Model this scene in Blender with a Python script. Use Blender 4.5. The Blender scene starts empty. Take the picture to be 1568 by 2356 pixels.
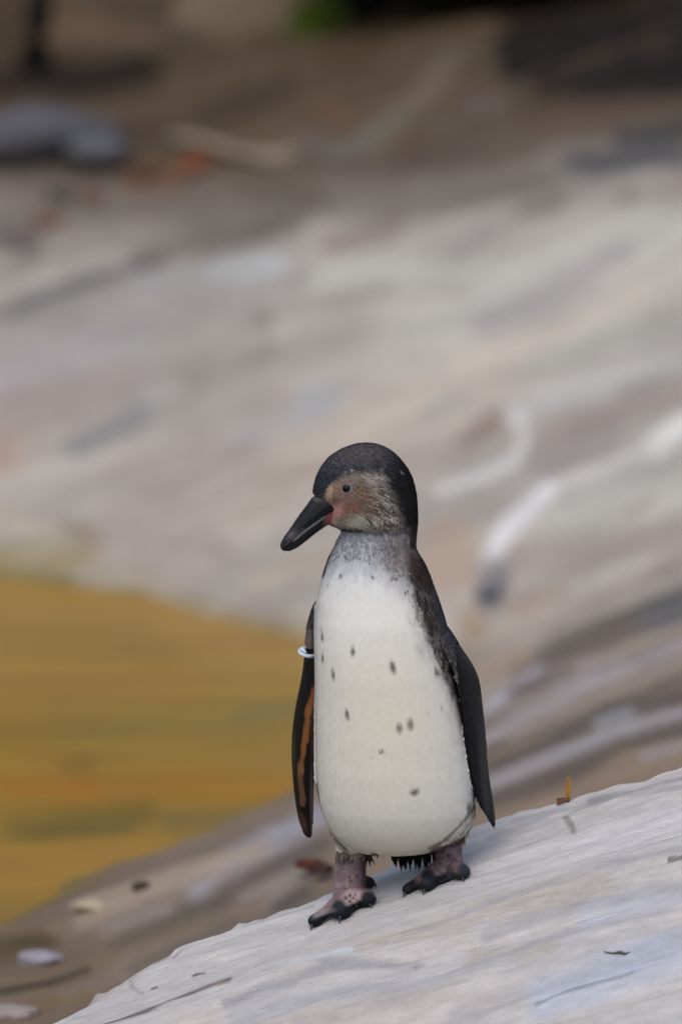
import bpy, bmesh, math, random
import numpy as np
from mathutils import Vector, Matrix, noise
from mathutils.bvhtree import BVHTree
random.seed(4); rng = np.random.default_rng(4)
S = bpy.context.scene
COL = S.collection

# ------------------------------------------------------------------ camera, sky, sun, exposure
TH = math.radians(9.0)          # the camera looks down by this much
FD = 11111.0                    # focal length in units of a 1568 x 2356 picture
CAM = np.array([0.0, 0.0, 1.43])
cam = bpy.data.cameras.new('camera'); camo = bpy.data.objects.new('camera', cam); COL.objects.link(camo)
camo.location = CAM; camo.rotation_euler = (math.radians(90) - TH, 0, 0)
cam.sensor_fit = 'VERTICAL'; cam.sensor_height = 36; cam.lens = 36 * FD / 2356
cam.clip_start = 0.1; cam.clip_end = 500
cam.dof.use_dof = True; cam.dof.focus_distance = 6.10; cam.dof.aperture_fstop = 2.6
cam.dof.aperture_blades = 0
S.camera = camo
SUN_EL, SUN_AZ = math.radians(64), math.radians(200)      # azimuth from +Y, clockwise: behind the camera, from the left
w = bpy.data.worlds.new('World'); S.world = w; w.use_nodes = True
nt = w.node_tree; bg = nt.nodes['Background']
sky = nt.nodes.new('ShaderNodeTexSky'); sky.sky_type = 'NISHITA'; sky.sun_disc = False
sky.sun_elevation = SUN_EL; sky.sun_rotation = SUN_AZ; sky.dust_density = 4.0; sky.air_density = 1.0; sky.ozone_density = 0.6
nt.links.new(sky.outputs[0], bg.inputs[0]); bg.inputs[1].default_value = 0.15
sl = bpy.data.lights.new('sun', 'SUN'); sl.energy = .5; sl.angle = math.radians(120); sl.color = (1.0, 0.95, 0.88)
so = bpy.data.objects.new('sun', sl); COL.objects.link(so)
sd = Vector((math.sin(SUN_AZ) * math.cos(SUN_EL), math.cos(SUN_AZ) * math.cos(SUN_EL), math.sin(SUN_EL)))
so.rotation_euler = sd.to_track_quat('Z', 'Y').to_euler(); so.location = (0, 0, 8)
S.view_settings.view_transform = 'Standard'; S.view_settings.look = 'None'
S.view_settings.gamma = 1; S.view_settings.use_curve_mapping = False
S.view_settings.exposure = 0.11
S.cycles.max_bounces = 6

# ------------------------------------------------------------------ helpers
RX = np.array([1.0, 0, 0]); UP = np.array([0, math.sin(TH), math.cos(TH)]); FW = np.array([0, math.cos(TH), -math.sin(TH)])
def W(px, py, y):
    """the point of the place at depth y that the picture shows at (px, py)"""
    d = RX * ((px - 784) / FD) - UP * ((py - 1178) / FD) + FW
    return CAM + d * (y / d[1])
def PR(v):
    r = np.asarray(v) - CAM; d = r @ FW
    return 784 + FD * (r @ RX) / d, 1178 - FD * (r @ UP) / d
def lin(c):
    c = np.asarray(c, float) / 255.0
    return np.where(c <= .04045, c / 12.92, ((c + .055) / 1.055) ** 2.4)
def sstep(a, b, x):
    t = np.clip((np.asarray(x, float) - a) / (b - a), 0, 1); return t * t * (3 - 2 * t)

def _hash(ix, iy, iz, s):
    h = (ix.astype(np.uint32) * np.uint32(374761393) + iy.astype(np.uint32) * np.uint32(668265263)
         + iz.astype(np.uint32) * np.uint32(2147483647) + np.uint32(s * 1013904223 & 0xffffffff))
    h = (h ^ (h >> np.uint32(13))) * np.uint32(1274126177)
    h = (h ^ (h >> np.uint32(16))) * np.uint32(2246822519)
    return ((h ^ (h >> np.uint32(15))).astype(np.float64) / 4294967295.0) * 2 - 1
def vn(x, y, z=None, seed=0):
    x = np.asarray(x, float); y = np.asarray(y, float)
    z = np.zeros_like(x) if z is None else np.asarray(z, float)
    fx, fy, fz = np.floor(x), np.floor(y), np.floor(z)
    ix, iy, iz = (f.astype(np.int64) & 0xffffffff for f in (fx, fy, fz))
    u, v, t = (q * q * (3 - 2 * q) for q in (x - fx, y - fy, z - fz))
    def c(a, b, d): return _hash((ix + a) & 0xffffffff, (iy + b) & 0xffffffff, (iz + d) & 0xffffffff, seed)
    def l(p, q, k): return p + (q - p) * k
    return l(l(l(c(0,0,0), c(1,0,0), u), l(c(0,1,0), c(1,1,0), u), v), l(l(c(0,0,1), c(1,0,1), u), l(c(0,1,1), c(1,1,1), u), v), t)
def fbm(x, y, z=None, o=4, seed=0):
    r = 0; a = 1.0; n = 0
    for k in range(o):
        f = 2.03 ** k
        r = r + a * vn(np.asarray(x) * f + 7.3 * k, np.asarray(y) * f, None if z is None else np.asarray(z) * f, seed + k); n += a; a *= .5
    return r / n

def mesh(name, v, f, mat=None, parent=None, smooth=True, colors=None):
    me = bpy.data.meshes.new(name)
    v = np.asarray(v, dtype=np.float32)
    if isinstance(f, np.ndarray):
        k = f.shape[1]
        me.vertices.add(len(v)); me.vertices.foreach_set('co', v.ravel())
        me.loops.add(f.size); me.loops.foreach_set('vertex_index', f.ravel().astype(np.int32))
        me.polygons.add(len(f)); me.polygons.foreach_set('loop_start', np.arange(0, f.size, k, dtype=np.int32))
        me.update(calc_edges=True)
    else:
        me.from_pydata([tuple(map(float, p)) for p in v], [], f)
    me.validate()
    if smooth: me.polygons.foreach_set('use_smooth', [True] * len(me.polygons))
    o = bpy.data.objects.new(name, me); COL.objects.link(o)
    if mat: me.materials.append(mat)
    if colors is not None: setcol(me, colors)
    if parent is not None: o.parent = parent
    return o
def setcol(me, colors):
    a = me.color_attributes.new('Col', 'FLOAT_COLOR', 'POINT')
    c = np.ones((len(me.vertices), 4), dtype=np.float32); c[:, :3] = np.clip(colors, 0, 1)
    a.data.foreach_set('color', c.ravel())
def tag(o, label=None, cat=None, group=None, kind=None):
    if label: o['label'] = label
    if cat: o['category'] = cat
    if group: o['group'] = group
    if kind: o['kind'] = kind
    return o
def empty(name, loc):
    o = bpy.data.objects.new(name, None); o.location = loc; o.empty_display_size = .05; COL.objects.link(o); return o

class NB:
    """small node builder"""
    def __init__(s, name):
        s.m = bpy.data.materials.new(name); s.m.use_nodes = True; s.t = s.m.node_tree; s.b = s.t.nodes['Principled BSDF']
    def n(s, typ, **kw):
        nd = s.t.nodes.new('ShaderNode' + typ)
        for k, v in kw.items():
            if k.startswith('i_'):
                k = k[2:]; k = int(k) if k.isdigit() else k.replace('_', ' ')
                nd.inputs[k].default_value = v
            else: setattr(nd, k, v)
        return nd
    def l(s, a, b): s.t.links.new(a, b)
    def noise(s, scale, stretch=(1, 1, 1), detail=4, rough=.6, rot=(0, 0, 0), coord='Object'):
        tc = s.n('TexCoord'); mp = s.n('Mapping'); mp.inputs['Scale'].default_value = stretch; mp.inputs['Rotation'].default_value = rot
        s.l(tc.outputs[coord], mp.inputs['Vector'])
        t = s.n('TexNoise'); t.inputs['Scale'].default_value = scale; t.inputs['Detail'].default_value = detail; t.inputs['Roughness'].default_value = rough
        s.l(mp.outputs[0], t.inputs['Vector']); return t.outputs['Fac']
    def rng(s, x, a, b, c, d):
        r = s.n('MapRange'); r.inputs[1].default_value = a; r.inputs[2].default_value = b; r.inputs[3].default_value = c; r.inputs[4].default_value = d
        s.l(x, r.inputs[0]); return r.outputs[0]
    def mul(s, col, fac):
        m = s.n('VectorMath', operation='SCALE'); s.l(col, m.inputs[0]); s.l(fac, m.inputs['Scale']); return m.outputs[0]
    def math(s, op, a, b):
        m = s.n('Math', operation=op)
        for i, q in enumerate((a, b)):
            if isinstance(q, (int, float)): m.inputs[i].default_value = q
            else: s.l(q, m.inputs[i])
        return m.outputs[0]
    def col(s):
        a = s.n('Attribute', attribute_name='Col'); return a.outputs['Color']
    def bump(s, h, dist, strength=1.0, prev=None):
        b = s.n('Bump'); b.inputs['Distance'].default_value = dist; b.inputs['Strength'].default_value = strength
        s.l(h, b.inputs['Height'])
        if prev: s.l(prev, b.inputs['Normal'])
        return b.outputs[0]
def flat(name, c, rough=.6, spec=.5, var=.15, scale=60, bump=0.0, coat=0.0):
    q = NB(name); f = q.rng(q.noise(scale), .3, .7, 1 - var, 1 + var)
    rgb = q.n('RGB'); rgb.outputs[0].default_value = (*c, 1)
    q.l(q.mul(rgb.outputs[0], f), q.b.inputs['Base Color'])
    q.b.inputs['Roughness'].default_value = rough; q.b.inputs['Specular IOR Level'].default_value = spec
    q.b.inputs['Coat Weight'].default_value = coat
    if bump: q.l(q.bump(q.noise(scale * 2), bump), q.b.inputs['Normal'])
    return q.m

# ------------------------------------------------------------------ materials
q = NB('ledge_stone')
n1 = q.noise(1, (13, 95, 60), 6, .7, (0, 0, math.radians(3)))
n2 = q.noise(1, (220, 520, 420), 4, .75)
n3 = q.noise(1, (4, 26, 26), 4, .6, (0, 0, math.radians(-4)))
f = q.math('MULTIPLY', q.rng(n1, .3, .7, .84, 1.10), q.math('MULTIPLY', q.rng(n2, .25, .75, .86, 1.12), q.rng(n3, .3, .7, .92, 1.07)))
pit = q.noise(1, (170, 420, 420), 3, .6); f = q.math('MULTIPLY', f, q.rng(pit, .62, .72, 1.0, .72)); f = q.math('MULTIPLY', f, q.rng(q.noise(1, (26, 60, 60), 5, .7), .3, .7, .93, 1.06))
q.l(q.mul(q.col(), f), q.b.inputs['Base Color'])
q.b.inputs['Roughness'].default_value = .62; q.b.inputs['Specular IOR Level'].default_value = .35
q.l(q.bump(n2, .0022, .8, q.bump(n1, .0035, .6)), q.b.inputs['Normal'])
M_LEDGE = q.m
q = NB('slope_stone')
n1 = q.noise(1, (3.2, 9, 14), 5, .6, (0, 0, math.radians(36)))
n2 = q.noise(9, (1, 1, 1), 5, .6)
f = q.math('MULTIPLY', q.rng(n1, .3, .7, .86, 1.12), q.rng(n2, .3, .7, .94, 1.06))
q.l(q.mul(q.col(), f), q.b.inputs['Base Color'])
q.b.inputs['Roughness'].default_value = .7; q.b.inputs['Specular IOR Level'].default_value = .3
q.l(q.bump(n1, .02, .5, q.bump(n2, .01, .5)), q.b.inputs['Normal'])
q.b.inputs['Specular IOR Level'].default_value = .12
M_SLOPE = q.m
q = NB('murky_water')
n1 = q.noise(1, (1.3, 7, 1), 4, .55)
f = q.rng(n1, .3, .7, .85, 1.15)
q.l(q.mul(q.col(), f), q.b.inputs['Base Color'])
q.b.inputs['Roughness'].default_value = .22; q.b.inputs['IOR'].default_value = 1.33; q.b.inputs['Specular IOR Level'].default_value = .12
q.l(q.bump(q.noise(1, (5, 16, 1), 3, .5), .01, .35), q.b.inputs['Normal'])
M_WATER = q.m
def skin_mat(name, rough, bumpd, sc, spec=.35, sheen=0.0, coat=0.0):
    q = NB(name); q.l(q.col(), q.b.inputs['Base Color'])
    q.b.inputs['Roughness'].default_value = rough; q.b.inputs['Specular IOR Level'].default_value = spec
    q.b.inputs['Sheen Weight'].default_value = sheen; q.b.inputs['Sheen Roughness'].default_value = .4
    q.b.inputs['Coat Weight'].default_value = coat; q.b.inputs['Coat Roughness'].default_value = .25
    if bumpd: q.l(q.bump(q.noise(sc, (1, 1, .55), 4, .65), bumpd, .8), q.b.inputs['Normal'])
    return q.m
M_BODY = skin_mat('bird_skin', .5, .00022, 420, spec=.1)
M_PLUME = skin_mat('feathers', .65, 0, 900, spec=.12, sheen=.0)
M_BEAK = skin_mat('horn', .3, .0010, 160, spec=.22, coat=.04)
M_CLAW = flat('claw_horn', (.012, .012, .014), .35)
M_EYE = flat('eye_dark', (.003, .003, .004), .12, .25, 0)
M_BAND = flat('band_plastic', (.62, .72, .80), .35, .5, .08)
M_DROP = NB('drop_water'); M_DROP.b.inputs['Transmission Weight'].default_value = 1; M_DROP.b.inputs['Roughness'].default_value = 0; M_DROP.b.inputs['IOR'].default_value = 1.33
M_DROP = M_DROP.m

# ------------------------------------------------------------------ the ledge the penguin stands on
G0 = W(784, 2106, 6.0)[2]; GX, GY = .32, .11
def plane_z(x, y): return G0 + GX * x + GY * (y - 6) - .30 * np.logaddexp(0, (5.90 - y) / .04) * .04
def on_plane(px, py):
    d = RX * ((px - 784) / FD) - UP * ((py - 1178) / FD) + FW
    t = (G0 - CAM[2] - GY * 6) / (d[2] - GX * d[0] - GY * d[1])
    return CAM + d * t
ridge_px = [(-160, 2446), (60, 2354), (120, 2327), (230, 2274), (310, 2237), (365, 2206), (392, 2186), (400, 2172), (420, 2160), (500, 2136), (530, 2118), (548, 2098), (610, 2085), (700, 2052), (770, 2022), (860, 1984), (960, 1944), (1060, 1908),
            (1140, 1876), (1200, 1858), (1262, 1842), (1290, 1840), (1330, 1823), (1400, 1800), (1480, 1786), (1568, 1764), (1720, 1728)]
rp = np.array([on_plane(*p)[:2] for p in ridge_px])
rpx = np.concatenate([[-3], rp[:, 0], [3]]); rpy = np.concatenate([[rp[0, 1] - .15], rp[:, 1], [rp[-1, 1] + .3]])
def ledge_z(x, y):
    x = np.asarray(x, float); y = np.asarray(y, float)
    yr = np.interp(x, rpx, rpy) + .006 * vn(x * 90, x * 0, seed=5) + .010 * vn(x * 28, x * 0, seed=9)
    z = plane_z(x, y)
    near = np.exp(-(((x - .04) / .16) ** 2 + ((y - 6.02) / .10) ** 2) ** 2)
    b = .010 * fbm(x * 2.2, y * 9, o=4, seed=3) + .0035 * fbm(x * 9, y * 60, o=3, seed=8)
    s = fbm(x * 1.4 + .3, (y + .10 * x) * 14, o=2, seed=12)
    b = b + .006 * sstep(-.05, .05, s) + .004 * sstep(.22, .28, s)
    z = z + (b - .004) * (1 - .9 * near)
    over = y - yr
    z = z - np.where(over > -.045, ((np.clip(over, -.045, 9) + .045) ** 2) * 3.5, 0)
    z = z - np.clip(over, 0, .25) * 1.2
    return z
# ------------------------------------------------------------------ the rock slope round the pool
ZW = -0.396                                                          # water level
sh_y = [5.5, 6.9, 7.40, 7.66, 8.32, 9.52, 10.64, 34]; sh_x = [-1.45, -.83, -.53, -.43, -.071, .185, .40, .56]  # pool, slope and boulders were scaled up about the camera; numbers hold the result
fs_x = [-7, -1.01, -.605, -.41, -.30, -.078, .185, 3.36, 10]; fs_y = [11.5, 10.72, 10.48, 10.36, 10.17, 9.86, 9.52, 5.23, -3.8]
def slope_z(x, y):
    x = np.asarray(x, float); y = np.asarray(y, float)
    N = ZW + .35 * (x - np.interp(y, sh_y, sh_x))
    N = N - .18 * (1 - sstep(6.7, 7.4, y)) - .10 * sstep(.56, 2.8, x)
    N = np.maximum(N, ZW + np.clip(.30 * (7.36 - y), -1, .035)) - np.clip(6.55 - y, 0, 1) * 3
    Fs = ZW + .24 * (y - np.interp(x, fs_x, fs_y))
    N = N + .024 * sstep(7.5, 7.7, y) * fbm(x * 2.7 + y * .9, (y - x * .5) * 8, o=4, seed=21)
    Fs = Fs + .016 * fbm(x * 3.1, y * 2.0, o=3, seed=23) * sstep(9.3, 9.8, y)
    k = .04
    h = np.clip(.5 + .5 * (Fs - N) / k, 0, 1); z = N + (Fs - N) * h + k * h * (1 - h)
    yc = 12.6 - .62 * x                                              # the crest of the slope
    zc = ZW + .24 * (yc - np.interp(x, fs_x, fs_y))
    over = np.clip(y - yc, 0, None)
    z = np.where(over > 0, np.minimum(z, zc + .03 * over + .22 * (1 - np.exp(-over))), z)
    z = z + .034 * fbm(x * 1.4, y * 1.4, o=3, seed=30) * sstep(10.6, 12.3, y) + .034 * np.abs(fbm(x * 4.5, y * 4.5, o=3, seed=31)) * sstep(12.3, 13.4, y)
    yb = 15.1 + .28 * fbm(x * 1.2, x * 0, o=3, seed=33)               # the bank at the back
    up = np.clip(y - yb, 0, None)
    z = z + 1.5 * up * (1 - .5 * sstep(1.1, 3.4, up)) + .11 * fbm(x * 2.7, y * 2.7, o=3, seed=35) * sstep(0, .45, up)
    z = z + .011 * fbm((x + y * .6) * 1.8, (y - x * .9) * 4.5, o=4, seed=37) * sstep(9.4, 10.3, y)
    return z
def ray_hit(px, py, fn, y0=6.56, y1=20.0):
    d = RX * ((px - 784) / FD) - UP * ((py - 1178) / FD) + FW; d = d / d[1]
    ys = np.linspace(y0, y1, 2400); p = CAM + d * ys[:, None]
    below = p[:, 2] <= fn(p[:, 0], p[:, 1])
    i = int(np.argmax(below)) if below.any() else len(ys) - 1
    return p[i]
def strokes(pts, base, fn, items, y0=6.56, sf=1.3):
    """stains, veins, painted shade and reflections: each a line over the rock given by where it runs, its half width, colour and strength"""
    c = base; stk = STREAK(pts) if sf == 1.3 else None
    for it in items:
        line, hw, rgb, al = it[:4]; soft = it[4] if len(it) > 4 else sf
        best = np.full(len(pts), 9.0)
        line = [line[0], (line[0][0] + hw * .2, line[0][1])] if len(line) == 1 else line
        fine = [line[0]]
        for (ax, ay), (bx, by) in zip(line[:-1], line[1:]):
            m = max(1, int(math.hypot(bx - ax, by - ay) / 70)); fine += [(ax + (bx - ax) * j / m, ay + (by - ay) * j / m) for j in range(1, m + 1)]
        for (ax, ay), (bx, by) in zip(fine[:-1], fine[1:]):
            A = ray_hit(ax, ay, fn, y0)[:2]; B = ray_hit(bx, by, fn, y0)[:2]
            L = math.hypot(bx - ax, by - ay); ux, uy = (bx - ax) / L, (by - ay) / L
            mx, my = (ax + bx) / 2, (ay + by) / 2
            C1 = ray_hit(mx - uy * hw, my + ux * hw, fn, y0)[:2]; C2 = ray_hit(mx + uy * hw, my - ux * hw, fn, y0)[:2]
            E = (B - A) / L; T = (C1 - C2) / (2 * hw)
            if abs(E[0] * T[1] - E[1] * T[0]) < 1e-12: continue
            Mi = np.linalg.inv(np.array([[E[0], T[0]], [E[1], T[1]]]))
            qv = (pts - A) @ Mi.T
            s = qv[:, 0] - np.clip(qv[:, 0], 0, L)
            best = np.minimum(best, np.hypot(s, qv[:, 1]) / hw)
        wob = .3 * vn(pts[:, 0] * 14 + hw, pts[:, 1] * 9, seed=int(hw) + 50) + (.9 * stk if stk is not None else .9 * fbm(pts[:, 0] * 5, (pts[:, 1] + .05 * pts[:, 0]) * 45, o=3, seed=61) * (hw > 7))
        k = al * (1 - sstep(1 - min(soft * .75, .98), 1 + soft * .7, best + wob))
        c = c * (1 - k[:, None]) + lin(rgb) * KA * k[:, None]
    return c
def along(a, b, pts, fa, ft, seed):
    A, B = ray_hit(*a, slope_z)[:2], ray_hit(*b, slope_z)[:2]; u = (B - A) / np.linalg.norm(B - A); t = np.array([-u[1], u[0]])
    return fbm(pts @ u * fa, pts @ t * ft, o=4, seed=seed)
def STREAK(pts, fa=1.2, ft=9.0, seed=140):
    '''weathering runs down the rock: one direction on the far slope, another on the near bank'''
    far_ = along((700, 1050), (1200, 800), pts, fa, ft, seed); near_ = along((1150, 1700), (1500, 1570), pts, fa * 1.4, ft * 1.6, seed + 9); left_ = along((300, 2150), (650, 1980), pts, fa * 1.4, ft * 1.6, seed + 19)
    k = sstep(-.1, .3, pts[:, 0] * .9 + 9.1 - pts[:, 1]); l = sstep(-.05, -.3, pts[:, 0]) if False else 1 - sstep(-.3, 0, pts[:, 0])
    return far_ * (1 - k) + k * (near_ * (1 - l) + left_ * l)
def grid(xs, ys, fn):
    X, Y = np.meshgrid(xs, ys); Z = fn(X.ravel(), Y.ravel())
    v = np.stack([X.ravel(), Y.ravel(), Z], 1)
    nx, ny = len(xs), len(ys)
    i = (np.arange(ny - 1)[:, None] * nx + np.arange(nx - 1)).ravel()
    return v, np.stack([i, i + 1, i + nx + 1, i + nx], 1)
def spaced(parts): 
    return np.unique(np.concatenate([np.arange(a, b, s) for a, b, s in parts]).round(6))
KA = 1.0
# ledge
xs = spaced([(-2.2, -.52, .03), (-.52, .56, .0028), (.56, 2.2, .03)]); ys = spaced([(3.4, 5.35, .04), (5.35, 5.95, .004), (5.95, 6.40, .0028), (6.40, 6.62, .012)])
v, f = grid(xs, ys, ledge_z)
base = np.tile(lin((197, 194, 192)) * KA, (len(v), 1))
st = fbm(v[:, 0] * 2.0, (v[:, 1] + .08 * v[:, 0]) * 26, o=4, seed=70); st2 = fbm(v[:, 0] * 1.2, v[:, 1] * 6, o=3, seed=75)
base = base * (1 + .16 * st[:, None] + .10 * st2[:, None]); base = base * (1 + st2[:, None] * np.array([-.05, 0, .06]))
ledge_st = [
    ([(560, 2330), (1000, 2230), (1500, 2150)], 30, (186, 190, 198), .35),
    ([(620, 2160), (950, 2090), (1200, 2080)], 40, (192, 190, 188), .5),
    ([(785, 2192), (960, 2150), (1120, 2099), (1390, 2030)], 22, (188, 181, 170), .7),
    ([(1090, 2206), (1254, 2192)], 22, (180, 173, 163), .7),
    ([(518, 2320), (752, 2233), (953, 2219)], 11, (150, 151, 158), .7),
    ([(652, 2226), (800, 2192)], 12, (205, 210, 218), .8),
    ([(1120, 2152), (1321, 2085), (1568, 2045)], 13, (158, 160, 167), .6),
    ([(1250, 2290), (1400, 2250), (1600, 2200)], 52, (190, 199, 214), .9), ([(1050, 2330), (1250, 2270), (1600, 2160)], 16, (160, 164, 172), .45), ([(930, 2150), (1150, 2080), (1400, 2000), (1600, 1960)], 9, (166, 166, 170), .6), ([(1000, 2260), (1300, 2160), (1600, 2100)], 10, (168, 169, 174), .6), ([(1180, 1890), (1400, 1850), (1600, 1820)], 6, (164, 163, 166), .6),
    ([(1350, 2120), (1600, 2070)], 24, (188, 194, 206), .6),
    ([(1230, 2310), (1340, 2275), (1455, 2236)], 4, (128, 134, 146), .8),
    ([(1355, 1851), (1450, 1832), (1600, 1797)], 7, (140, 139, 142), .7),
    ([(1180, 1862), (1290, 1850)], 6, (206, 206, 208), .7),
    ([(1400, 1806), (1600, 1762)], 5, (212, 211, 213), .8),
    ([(1120, 1920), (1260, 1885)], 8, (165, 167, 172), .5),
    ([(1300, 1890), (1311, 1902), (1316, 1914)], 8, (146, 142, 132), .9, .5),
    ([(770, 2108), (800, 2100), (830, 2086)], 6, (150, 146, 142), .3), ([(1538, 1992), (1580, 1986)], 5, (112, 112, 116), .9, .5),  # painted contact shade under the left foot, then a dark blob
    ([(240, 2362), (330, 2330), (400, 2300), (475, 2272), (529, 2253)], 5.5, (98, 94, 90), .9, .8),
    ([(500, 2262), (525, 2268)], 7, (150, 134, 118), .7),
    ([(443, 2241), (458, 2235), (472, 2235)], 2.2, (84, 78, 74), .95, .6),
    ([(350, 2270), (362, 2266)], 2.2, (100, 95, 90), .9, .6),
    ([(60, 2350), (150, 2312), (250, 2264), (370, 2205)], 12, (150, 142, 138), .6), ([(398, 2215), (420, 2190), (445, 2182)], 2.5, (140, 136, 132), .7),
    ([(560, 2135), (640, 2110), (720, 2085)], 4, (158, 154, 150), .6),
    ([(560, 2120), (640, 2096)], 5, (208, 206, 208), .6),
    ([(300, 2262), (330, 2280)], 2.5, (120, 116, 112), .5),
    ([(880, 2040), (905, 2030), (930, 2022)], 14, (150, 152, 158), .35),  # faint shade beside the right foot, painted on the ledge
    ([(955, 2225), (975, 2222)], 4, (140, 138, 140), .5), ([(1110, 2232), (1122, 2232)], 3, (120, 116, 112), .5),
    ([(540, 2350), (800, 2290), (1000, 2270)], 16, (172, 173, 180), .6),
    ([(700, 2350), (1000, 2300), (1200, 2300)], 16, (186, 180, 176), .6),
]
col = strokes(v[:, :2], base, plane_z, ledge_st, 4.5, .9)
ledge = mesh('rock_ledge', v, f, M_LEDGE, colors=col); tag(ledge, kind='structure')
# slope
xs = spaced([(-6, -1.3, .08), (-1.3, 1.35, .008), (1.35, 6, .08)]); ys = spaced([(6.3, 6.7, .05), (6.7, 10, .012), (10, 14.6, .02), (14.6, 16.2, .03), (16.2, 19.5, .12)])
v, f = grid(xs, ys, slope_z)
X, Y = v[:, 0], v[:, 1]
base = np.tile(lin((161, 155, 149)) * KA, (len(v), 1))
up = sstep(12.2, 13.0, Y + .62 * X)[:, None]; base = base * (1 - up) + lin((80, 67, 53)) * KA * up
nr = (1 - sstep(7.7, 9.2, Y - .9 * X))[:, None]; base = base * (1 - nr) + lin((116, 103, 92)) * KA * nr
P2 = v[:, :2]; sa = STREAK(P2, .55, 4.2, 150)[:, None]; sb = STREAK(P2, .9, 13.0, 170)[:, None]; st2 = fbm(X * 1.5, Y * 1.2, o=3, seed=85)[:, None]
base = base * (1.08 + .32 * sa + .14 * sb + .10 * st2); base = base * (1 + (st2 + .5 * sa) * np.array([.05, .0, -.06]))
wet = (1 - sstep(0, .03, v[:, 2] - ZW))[:, None]; damp = (1 - sstep(.0, .09, v[:, 2] - ZW))[:, None] * (Y < 9.6)[:, None] * .6; base = base * (1 - damp) + lin((104, 86, 60)) * damp; base = base * (1 - wet) + lin((120, 105, 62)) * KA * wet
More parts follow.
